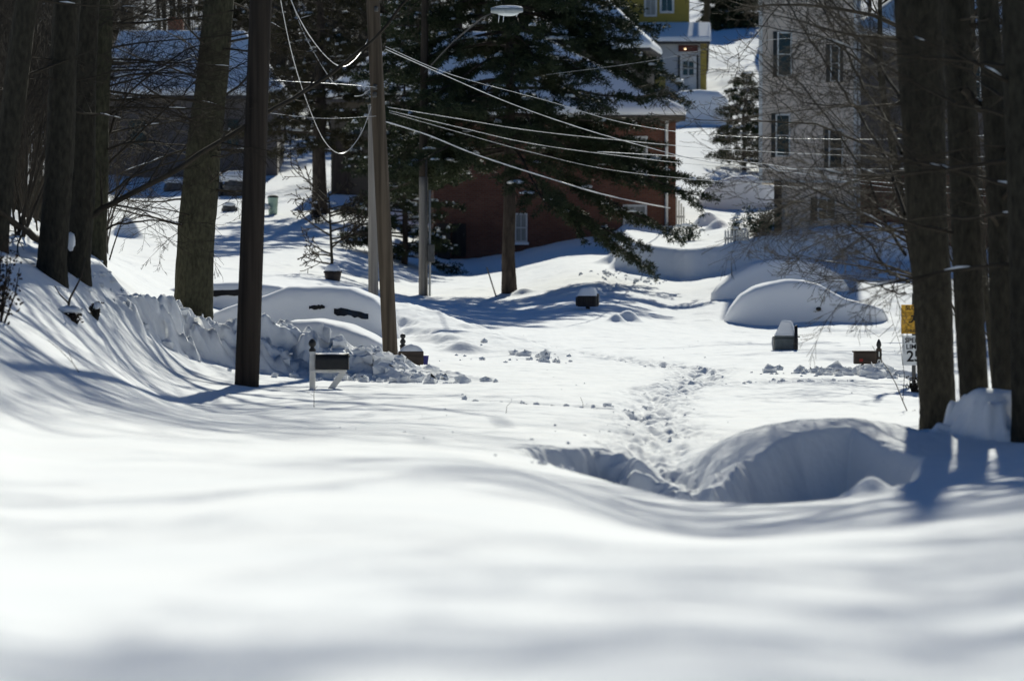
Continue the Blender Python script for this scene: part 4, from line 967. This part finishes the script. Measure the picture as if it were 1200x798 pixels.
for i in range(2):
    for j in range(2):
        q0 = d0 + .16 + (d1 - d0 - .25) * i / 2; r0 = dz - .25 - .42 * (j + 1); MB().box(q0, q0 + .28, -.075, -.061, r0, r0 + .36).build('door_pane', 'glass_dark', dr)
for (a, b) in ((d0 - .12, d0 - .02), (d1 + .02, d1 + .12)): H3.box('door_post', 'shutter', a, b, -.07, -.004, dzb, dz + .05)
l0, lz = H3.loc(803, 58); lp = H3.box('lintel', 'red_wood', d0 - .1, d1 + .1, -.06, -.005, lz - .14, lz + .22)
b_ = MB(); lump(b_, (l0, -.12, lz), .045, .045, .05, random.Random(1), 10, 6, 0, False); b_.build('bulb', 'bulb', lp, True)

# house at the upper left
H4 = House('brown_grey_house', 'low grey brown house with a shaded snowy roof behind the left trunks', 118, 27, -.4, R(1), 8.0)
xw, zw = H4.loc(325, 116); _, zr = H4.loc(200, 46, 4)
H4.box('wall', 'siding_brown', 0, xw, 0, 8, -.6, zw)
H4.hip_roof(0, xw, zw, zr, .6, xw - 1.6, .35, .3)
H4.window(150, 140, 172, 172, (2, 2), frame='shutter'); H4.window(266, 140, 280, 172, (2, 2), frame='shutter')
ch = H4.box('chimney', 'brick', 2.6, 3.3, 5.0, 5.7, zw, zr + 1.0)
# brown house between the evergreens
H5 = House('brown_house', 'dark brown house with a snowy roof half hidden behind the twin poles', 388, 28.6, -.4, R(-3), 7.0)
xw, zw = H5.loc(508, 120); _, zr = H5.loc(440, 72, 3.5)
H5.box('wall', 'siding_dark', 0, xw, 0, 7, -.8, zw)
H5.hip_roof(0, xw, zw, zr, 1.5, xw - .8, .35, .3)
H5.box('corner_post', 'wood_dark', .1, .75, -.12, -.004, -.6, zw - 1.2)
H5.window(412, 150, 424, 186, (1, 2), 'glass_dark'); H5.window(455, 165, 475, 200, (2, 2), 'glass_dark')
# rear building behind the top of the pine
H6 = House('neighbour_house', 'snow roofed house behind the top of the pine', 640, 23.5, -.4, R(-6), 7.0)
xw, zw = H6.loc(755, 60); _, zr = H6.loc(680, -4, 3.5)
H6.box('wall', 'siding_dark', 0, xw, 0, 7, -.8, zw); H6.hip_roof(0, xw, zw, zr, 1.6, 2.2, .35, .3); H6.window(705, 75, 722, 100, (2, 2))

# ------------------------------------------------------------------ buried cars
def buried_car(name, label, px, py, s, L, W, prof, yaw=0.0, sink=0.1, seed=1, patches=(), n=6.5, mirror=None, jit=.03, zb=None):
    rnd = random.Random(seed); x, y = XY(px, s); z = g1(x, y) if zb is None else zb
    root = thing(name, label, 'car', (x, y, z), yaw)
    us = [p[0] for p in prof]; hs = [p[1] for p in prof]
    NU, NV = 70, 40
    def S(u, th, off=0.0):
        h = float(np.interp(u, us, hs)); e = abs(2 * u - 1); wd = W / 2 * (1 - e ** 5) ** .5 + .02
        c, sn = math.cos(th), math.sin(th)
        yy = -math.copysign(abs(c) ** (2 / n), c) * (wd + off); zz = (abs(sn) ** (2 / n)) * (h + off)
        k = 1 - .12 * (zz / max(max(hs), .1)) ** 1.5
        return Vector(((u - .5) * L, yy * k, zz - sink))
    mb = MB(); U = [0.5 - 0.5 * math.cos(math.pi * i / NU) for i in range(NU + 1)]
    V = [math.pi * j / NV for j in range(NV + 1)]
    for u in U:
        for th in V:
            p = S(u, th); q = jit * float(fbm(np.array([p.x * 1.7 + seed]), np.array([p.y * 1.7 + p.z * 1.3]), seed, 3)[0]); mb.v.append((p.x, p.y, p.z + q if p.z > .0 else p.z - .25))
    m = NV + 1
    for i in range(NU):
        for j in range(NV): mb.f.append((i * m + j, (i + 1) * m + j, (i + 1) * m + j + 1, i * m + j + 1))
    mb.build('snow_cover', 'snow_clean', root, True)
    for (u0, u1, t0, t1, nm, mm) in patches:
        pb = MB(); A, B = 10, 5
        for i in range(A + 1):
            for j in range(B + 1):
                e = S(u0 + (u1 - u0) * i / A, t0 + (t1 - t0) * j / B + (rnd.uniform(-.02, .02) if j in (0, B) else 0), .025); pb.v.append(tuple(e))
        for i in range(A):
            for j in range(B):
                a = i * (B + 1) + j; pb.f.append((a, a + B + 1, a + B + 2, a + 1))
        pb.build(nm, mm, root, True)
    if mirror:
        u, th = mirror; p = S(u, th, .04); g = MB(); lump(g, tuple(p), .075, .05, .055, rnd, 10, 6, .1, False); g.build('side_mirror', 'rubber', root, True)
    return root
carprof = [(0,.05),(.04,.42),(.10,.78),(.18,1.0),(.28,1.13),(.38,1.2),(.48,1.18),(.56,1.08),(.64,.86),(.72,.68),(.80,.58),(.88,.5),(.95,.38),(1,.05)]
buried_car('buried_car', 'car buried in snow with a bright rim along roof and bonnet', 945, 380, 42.3, 4.6, 1.9, carprof, R(2), seed=3, mirror=(.55, .03))
buried_car('buried_car', 'snow buried car parked behind the one with the bright rim', 915, 348, 39.6, 4.2, 1.8, [(0,.05),(.06,.35),(.16,.72),(.28,1.0),(.42,1.15),(.6,1.15),(.75,1.0),(.9,.7),(1,.1)], R(4), seed=4)
buried_car('buried_car', 'car under a thick snow dome uphill beside the green shrubs', 866, 246, 29.3, 3.7, 1.9, [(0,.05),(.05,.4),(.14,.85),(.28,1.2),(.45,1.38),(.65,1.4),(.8,1.2),(.93,.8),(1,.1)], R(-6), seed=5, zb=P(866, 244, 29.3).z)
buried_car('buried_van', 'boxy snow covered van below the yellow house door', 819, 150, 24.5, 3.25, 2.2, [(0,.1),(.03,.7),(.10,1.3),(.22,1.62),(.5,1.7),(.78,1.6),(.9,1.3),(.97,.75),(1,.1)], R(0), seed=6, n=5)
buried_car('buried_car', 'large buried car at left with dark glimpses of its windows', 342, 400, 57.5, 4.6, 1.9, [(0,.05),(.03,.45),(.10,.66),(.22,.86),(.36,1.08),(.5,1.30),(.64,1.34),(.78,1.28),(.88,1.08),(.95,.72),(1,.05)], R(-4), seed=7,
           patches=((.60,.67,.23,.30,'side_window','glass_dark'), (.71,.86,.15,.26,'side_window','glass_dark')), zb=P(342,405,57.5).z, jit=.04)
buried_car('buried_car', 'smooth snow domed car bonnet in front of the large buried car', 375, 415, 64, 3.0, 1.8, [(0,.05),(.05,.25),(.18,.5),(.35,.68),(.5,.70),(.68,.6),(.82,.42),(.94,.2),(1,.03)], R(-6), seed=8, zb=P(375,412,64).z)
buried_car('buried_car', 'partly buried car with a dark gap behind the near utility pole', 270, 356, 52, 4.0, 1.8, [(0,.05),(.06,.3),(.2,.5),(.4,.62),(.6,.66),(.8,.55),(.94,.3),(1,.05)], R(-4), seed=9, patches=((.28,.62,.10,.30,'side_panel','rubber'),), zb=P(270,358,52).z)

# ------------------------------------------------------------------ mailboxes, planter, sign
def arch(w, h, n=10):
    """mailbox cross-section in y, z: straight sides, round top"""
    pts = [(-w / 2, 0), (w / 2, 0), (w / 2, h - w / 2)]
    for i in range(1, n): a = math.pi * i / n; pts.append((w / 2 * math.cos(a), h - w / 2 + w / 2 * math.sin(a)))
    pts.append((-w / 2, h - w / 2)); return pts
def arch_body(L, w, h, x0=0.0, z0=0.0):
    o = arch(w, h); n = len(o); mb = MB()
    mb.v = [(x0, y, z0 + z) for y, z in o] + [(x0 + L, y, z0 + z) for y, z in o]
    mb.f = [tuple(range(n))[::-1], tuple(range(n, 2 * n))] + [(i, (i + 1) % n, (i + 1) % n + n, i + n) for i in range(n)]
    return mb
def snow_cap(parent, x0, x1, y0, y1, z, h, seed, peak=2.0):
    mb = MB(); nx, ny = 14, 8; rnd = random.Random(seed)
    for i in range(nx + 1):
        for j in range(ny + 1):
            a, b = 2 * i / nx - 1, 2 * j / ny - 1
            k = max(0, 1 - abs(a) ** peak) ** .6 * max(0, 1 - abs(b) ** peak) ** .6
            mb.v.append((x0 + (x1 - x0) * i / nx, y0 + (y1 - y0) * j / ny, z + h * k * (1 + rnd.uniform(-.06, .06))))
    for i in range(nx):
        for j in range(ny):
            q = i * (ny + 1) + j; mb.f.append((q, q + ny + 1, q + ny + 2, q + 1))
    return mb.build('snow_cap', 'snow_clean', parent, True)

# white post mailbox
x, y = XY(366, 80); m1 = thing('mailbox', 'black mailbox on a white post with a slanted brace, left of the road', 'mailbox', (x, y, g1(x, y)))
ps = MB().box(-.042, .042, -.045, .045, -.7, .55).build('post', 'white_paint', m1, bevel=.008)
MB().lathe([(.05,.55),(.05,.58),(.028,.60),(.03,.615),(.05,.64),(.056,.67),(.048,.70),(.025,.725),(.012,.735)], 0, 0, 12).build('finial', 'black_metal', ps, True)
MB().box(-.02, .50, -.06, .06, .24, .285).build('bracket', 'white_paint', m1, bevel=.006)
MB().bar((.46, 0, .25), (.14, 0, -.18), .085, .09).build('brace', 'white_paint', m1)
bd = arch_body(.455, .20, .235, .05, .29).build('body', 'black_metal', m1)
dr = arch_body(.03, .215, .25, .505, .283).build('door', 'black_metal', m1); MB().box(.5352, .55, -.02, .02, .46, .50).build('latch', 'iron', dr)
MB().box(.16, .19, .1082, .112, .34, .48).build('flag', 'red_plastic', m1)
snow_cap(m1, .06, .48, -.085, .085, .508, .02, 2)

# double mailbox by the leaning pole
x, y = XY(472, 68); m2 = thing('mailbox', 'dark brown double mailbox with snow on top beside the leaning brown pole', 'mailbox', (x, y, g1(x, y)))
ps = MB().box(-.045, .045, .0, .09, -.7, .42).build('post', 'brown_box', m2)
MB().lathe([(.055,.42),(.055,.45),(.03,.47),(.05,.50),(.045,.535),(.024,.56),(.05,.60),(.042,.635),(.01,.65)], 0, .045, 12).build('finial', 'black_metal', ps, True)
MB().box(-.075, .36, -.22, -.005, .12, .35).build('body', 'brown_box', m2, bevel=.015)
MB().box(-.06, .34, -.235, -.2205, .27, .285).build('slat', 'wood_dark', m2)
MB().box(-.05, .30, -.18, -.02, .02, .118).build('paper_tube', 'brown_box', m2, bevel=.01)
for xx in (-.03, .09, .22): MB().box(xx, xx + .045, -.15, -.05, -.08, .019).build('bracket', 'brown_box', m2)
MB().prism([(.362,.12),(.43,.12),(.45,.28),(.362,.28)], -.2, -.05).build('news_tube', 'blue_plastic', m2)
snow_cap(m2, -.05, .36, -.22, .0, .352, .12, 3, 1.6)

# dark mailbox on the far side of the road
x, y = XY(689, 42.5); m3 = thing('mailbox', 'dark ribbed mailbox with a flat snow cap near the pine', 'mailbox', (x, y, g1(x, y)), R(-12))
MB().box(-.05, .05, -.05, .05, -.6, .10).build('post', 'wood_dark', m3)
MB().box(-.27, .27, -.19, .19, .06, .36).build('body', 'black_metal', m3, bevel=.03)
for i in range(7): MB().box(-.24 + i * .07, -.205 + i * .07, -.205, -.1902, .09, .33).build('rib', 'wood_dark', m3)
MB().box(.2702, .30, -.1, .1, .10, .42).build('door', 'black_metal', m3)
MB().box(-.31, -.2702, -.17, .17, .08, .33).build('back_plate', 'black_metal', m3)
snow_cap(m3, -.27, .28, -.20, .20, .362, .24, 4, 3.5)

# slate box with tall snow
x, y = XY(921, 58); m4 = thing('mailbox', 'slate grey box with tall snow cap and black post before the buried cars', 'mailbox', (x, y, g1(x, y)), R(-20))
MB().box(-.20, .22, -.16, .16, -.02, .25).build('body', 'slate_box', m4, bevel=.03)
MB().box(-.23, .25, -.18, .18, .252, .285).build('rim', 'slate_box', m4, bevel=.01)
for i in range(4): MB().tube([(-.222, -.135 + i * .09, .0), (-.245, -.135 + i * .09, .13), (-.235, -.135 + i * .09, .26)], .02, 6).build('rib', 'trim', m4, True)
MB().tube([(.26, -.16, -.5), (.26, -.16, .5)], .035, 10).build('post', 'black_metal', m4, True)
mb = MB(); b4 = [(-.22,-.17,.286),(.24,-.17,.286),(.24,.17,.286),(-.22,.17,.286)]
mb.add(b4 + [(-.19,-.14,.34),(.21,-.14,.34),(.21,.14,.34),(-.19,.14,.34),(-.08,-.06,.60),(.13,-.06,.58),(.11,.06,.59),(-.07,.06,.61)],
       [(3,2,1,0),(0,1,5,4),(1,2,6,5),(2,3,7,6),(3,0,4,7),(4,5,9,8),(5,6,10,9),(6,7,11,10),(7,4,8,11),(8,9,10,11)])
mb.build('snow_cap', 'snow_clean', m4, bevel=.03)

# wooden mailbox with numbers
def text_mesh(body, size, m, name, parent, loc, rot=(R(90), 0, 0), ext=.002):
    cu = bpy.data.curves.new('lettering', 'FONT'); cu.body = body; cu.size = size; cu.align_x = 'CENTER'; cu.align_y = 'CENTER'; cu.extrude = ext; cu.offset = size * .02
    t = bpy.data.objects.new('tmp', cu); COL.objects.link(t)
    me = bpy.data.meshes.new_from_object(t, depsgraph=bpy.context.evaluated_depsgraph_get()); bpy.data.objects.remove(t)
    me.materials.clear(); me.materials.append(MAT[m])
    o = bpy.data.objects.new(name, me); COL.objects.link(o); o.parent = parent; o.location = loc; o.rotation_euler = rot
    return o
x, y = XY(1030, 68.5); m5 = thing('mailbox', 'brown wooden mailbox on a numbered post before the right hand snow heap', 'mailbox', (x, y, g1(x, y)))
ps = MB().box(-.045, .045, -.045, .045, -.6, .42).build('post', 'brown_box', m5)
MB().lathe([(.04,.42),(.028,.44),(.045,.48),(.036,.53),(.02,.56),(.008,.585)], 0, 0, 10).build('finial', 'black_metal', ps, True)
for zz, ch_ in ((.32, '1'), (.19, '0')):
    pl = MB(); pl.lathe([(.05, -.004), (.05, .004)], 0, 0, 18); o = pl.build('number_plate', 'sign_black', ps); o.location = (0, -.052, zz); o.rotation_euler = (R(90), 0, 0)
    text_mesh(ch_, .125, 'sign_white', 'digit', ps, (0, -.060, zz))
MB().box(-.43, -.047, -.10, .10, .16, .36).build('body', 'brown_box', m5, bevel=.012)
MB().box(-.45, -.03, -.12, .12, .362, .385).build('lid', 'wood_dark', m5)
MB().box(-.34, -.28, -.106, -.1005, .20, .25).build('flag', 'red_plastic', m5)
MB().bar((-.30, 0, .15), (-.02, 0, -.12), .06, .07).build('brace', 'brown_box', m5)

# planter below the young tree
x, y = XY(390, 40.5); m6 = thing('planter', 'round dark planter heaped with snow below the small bare tree', 'planter', (x, y, g1(x, y)))
pt = MB().lathe([(.17,-.1),(.21,.0),(.24,.16),(.25,.24),(.23,.27)], 0, 0, 16).build('pot', 'brown_box', m6, True)
MB().lathe([(.262,.21),(.272,.235),(.262,.26),(.24,.262)], 0, 0, 16).build('rim', 'wood_dark', pt, True)
g = MB(); lump(g, (0, 0, .28), .23, .23, .19, random.Random(2), 14, 8, .12); g.build('snow_cap', 'snow_clean', m6, True)

# speed limit sign
x, y = XY(1071, 75); z = g1(x, y); sg = thing('road_sign', 'yellow warning sign above a white speed limit 25 sign on one post', 'road sign', (x, y, z))
zt = P(1071, 344, 75).z - z
MB().prism([(-.03,-.4),(.03,-.4),(.03,zt),(-.03,zt)], -.02, .02).build('post', 'iron', sg)
def zz(py): return P(1071, py, 75).z - z
yw = MB().box(-.20, .20, -.032, -.022, zz(391), zz(357)).build('warning_panel', 'sign_yellow', sg, bevel=.004)
hz = zz(372)
fig = MB(); fig.lathe([(.003,-.004),(.022,-.004),(.022,.004),(.003,.004)], 0, 0, 14)
fo = fig.build('pictogram_head', 'sign_black', yw); fo.location = (.015, -.0365, hz + .055); fo.rotation_euler = (R(90), 0, 0)
b = MB()
for (a0, a1, w_) in (((.01, .03), (-.005, -.035), .038), ((.008, .022), (.06, .0), .018), ((.008, .022), (-.05, .02), .018), ((-.005, -.03), (.045, -.065), .022), ((.045, -.065), (.04, -.10), .018), ((-.005, -.03), (-.05, -.08), .022), ((-.05, -.08), (-.085, -.075), .018)):
    b.bar((a0[0], -.0365, hz + a0[1]), (a1[0], -.0365, hz + a1[1]), w_, .006)
b.build('pictogram_body', 'sign_black', yw)
text_mesh('SLOW', .095, 'sign_black', 'lettering', yw, (0, -.034, zz(361)))
text_mesh('CHILDREN', .058, 'sign_black', 'lettering', yw, (0, -.034, zz(388)))
ww = MB().box(-.185, .185, -.032, -.022, zz(428), zz(393)).build('speed_panel', 'sign_white', sg, bevel=.004)
text_mesh('SPEED', .105, 'sign_black', 'lettering', ww, (0, -.034, zz(399)))
text_mesh('LIMIT', .105, 'sign_black', 'lettering', ww, (0, -.034, zz(406.5)))
text_mesh('25', .235, 'sign_black', 'lettering', ww, (0, -.034, zz(418)))

# ------------------------------------------------------------------ small things in the left yard
def boulder(label, px, s, wpx, hpx, seed):
    x, y = XY(px, s); z = g1(x, y); root = thing('boulder', label, 'boulder', (x, y, z)); rnd = random.Random(seed); W, H = wpx / s / 2, hpx / s
    g = MB(); lump(g, (0, 0, H * .25), W, W * .7, H * .6, rnd, 12, 7, .35, False); g.build('rock', 'stone', root, False)
    g = MB(); lump(g, (0, 0, H * .75), W * .95, W * .65, H * .35, rnd, 12, 6, .2); g.build('snow_cap', 'snow_clean', root, True)
boulder('dark boulder with a snow cap right beside the near utility pole', 278, 28.5, 42, 26, 1)
boulder('small dark rock just right of the broad mossy trunk', 254, 28.5, 16, 26, 2)
boulder('low dark rock left of the broad mossy trunk', 203, 28, 24, 14, 3)
boulder('half buried rock below the capped boulder', 268, 30, 18, 10, 4)
x, y = XY(320, 30.5); bn = thing('garden_bin', 'pale green bin with a dark lid just right of the near utility pole', 'bin', (x, y, g1(x, y)))
MB().lathe([(.16,-.1),(.18,.3),(.20,.62),(.21,.64)], 0, 0, 14).build('body', 'green_bin', bn, True)
MB().lathe([(.215,.642),(.22,.67),(.15,.72),(.02,.74)], 0, 0, 14).build('lid', 'rubber', bn, True)
g = MB(); lump(g, (-.35, -.1, .25), .3, .3, .2, random.Random(6), 12, 6, .2); g.build('snow_heap', 'snow_clean', bn, True)
# stake leaning by the pine
x, y = XY(584, 38.8); st = thing('wooden_stake', 'thin leaning wooden stake left of the pine trunk', 'stake', (x, y, g1(x, y)))
MB().tube([(0, 0, -.2), (-.35, 0, .9)], [.025, .02], 6).build('shaft', 'pole_grey', st, True)
# snow patch stuck on the trunk of the left bank tree
x, y = XY(78, 86.5); pz = P(78, 283, 86.5).z
print('done')
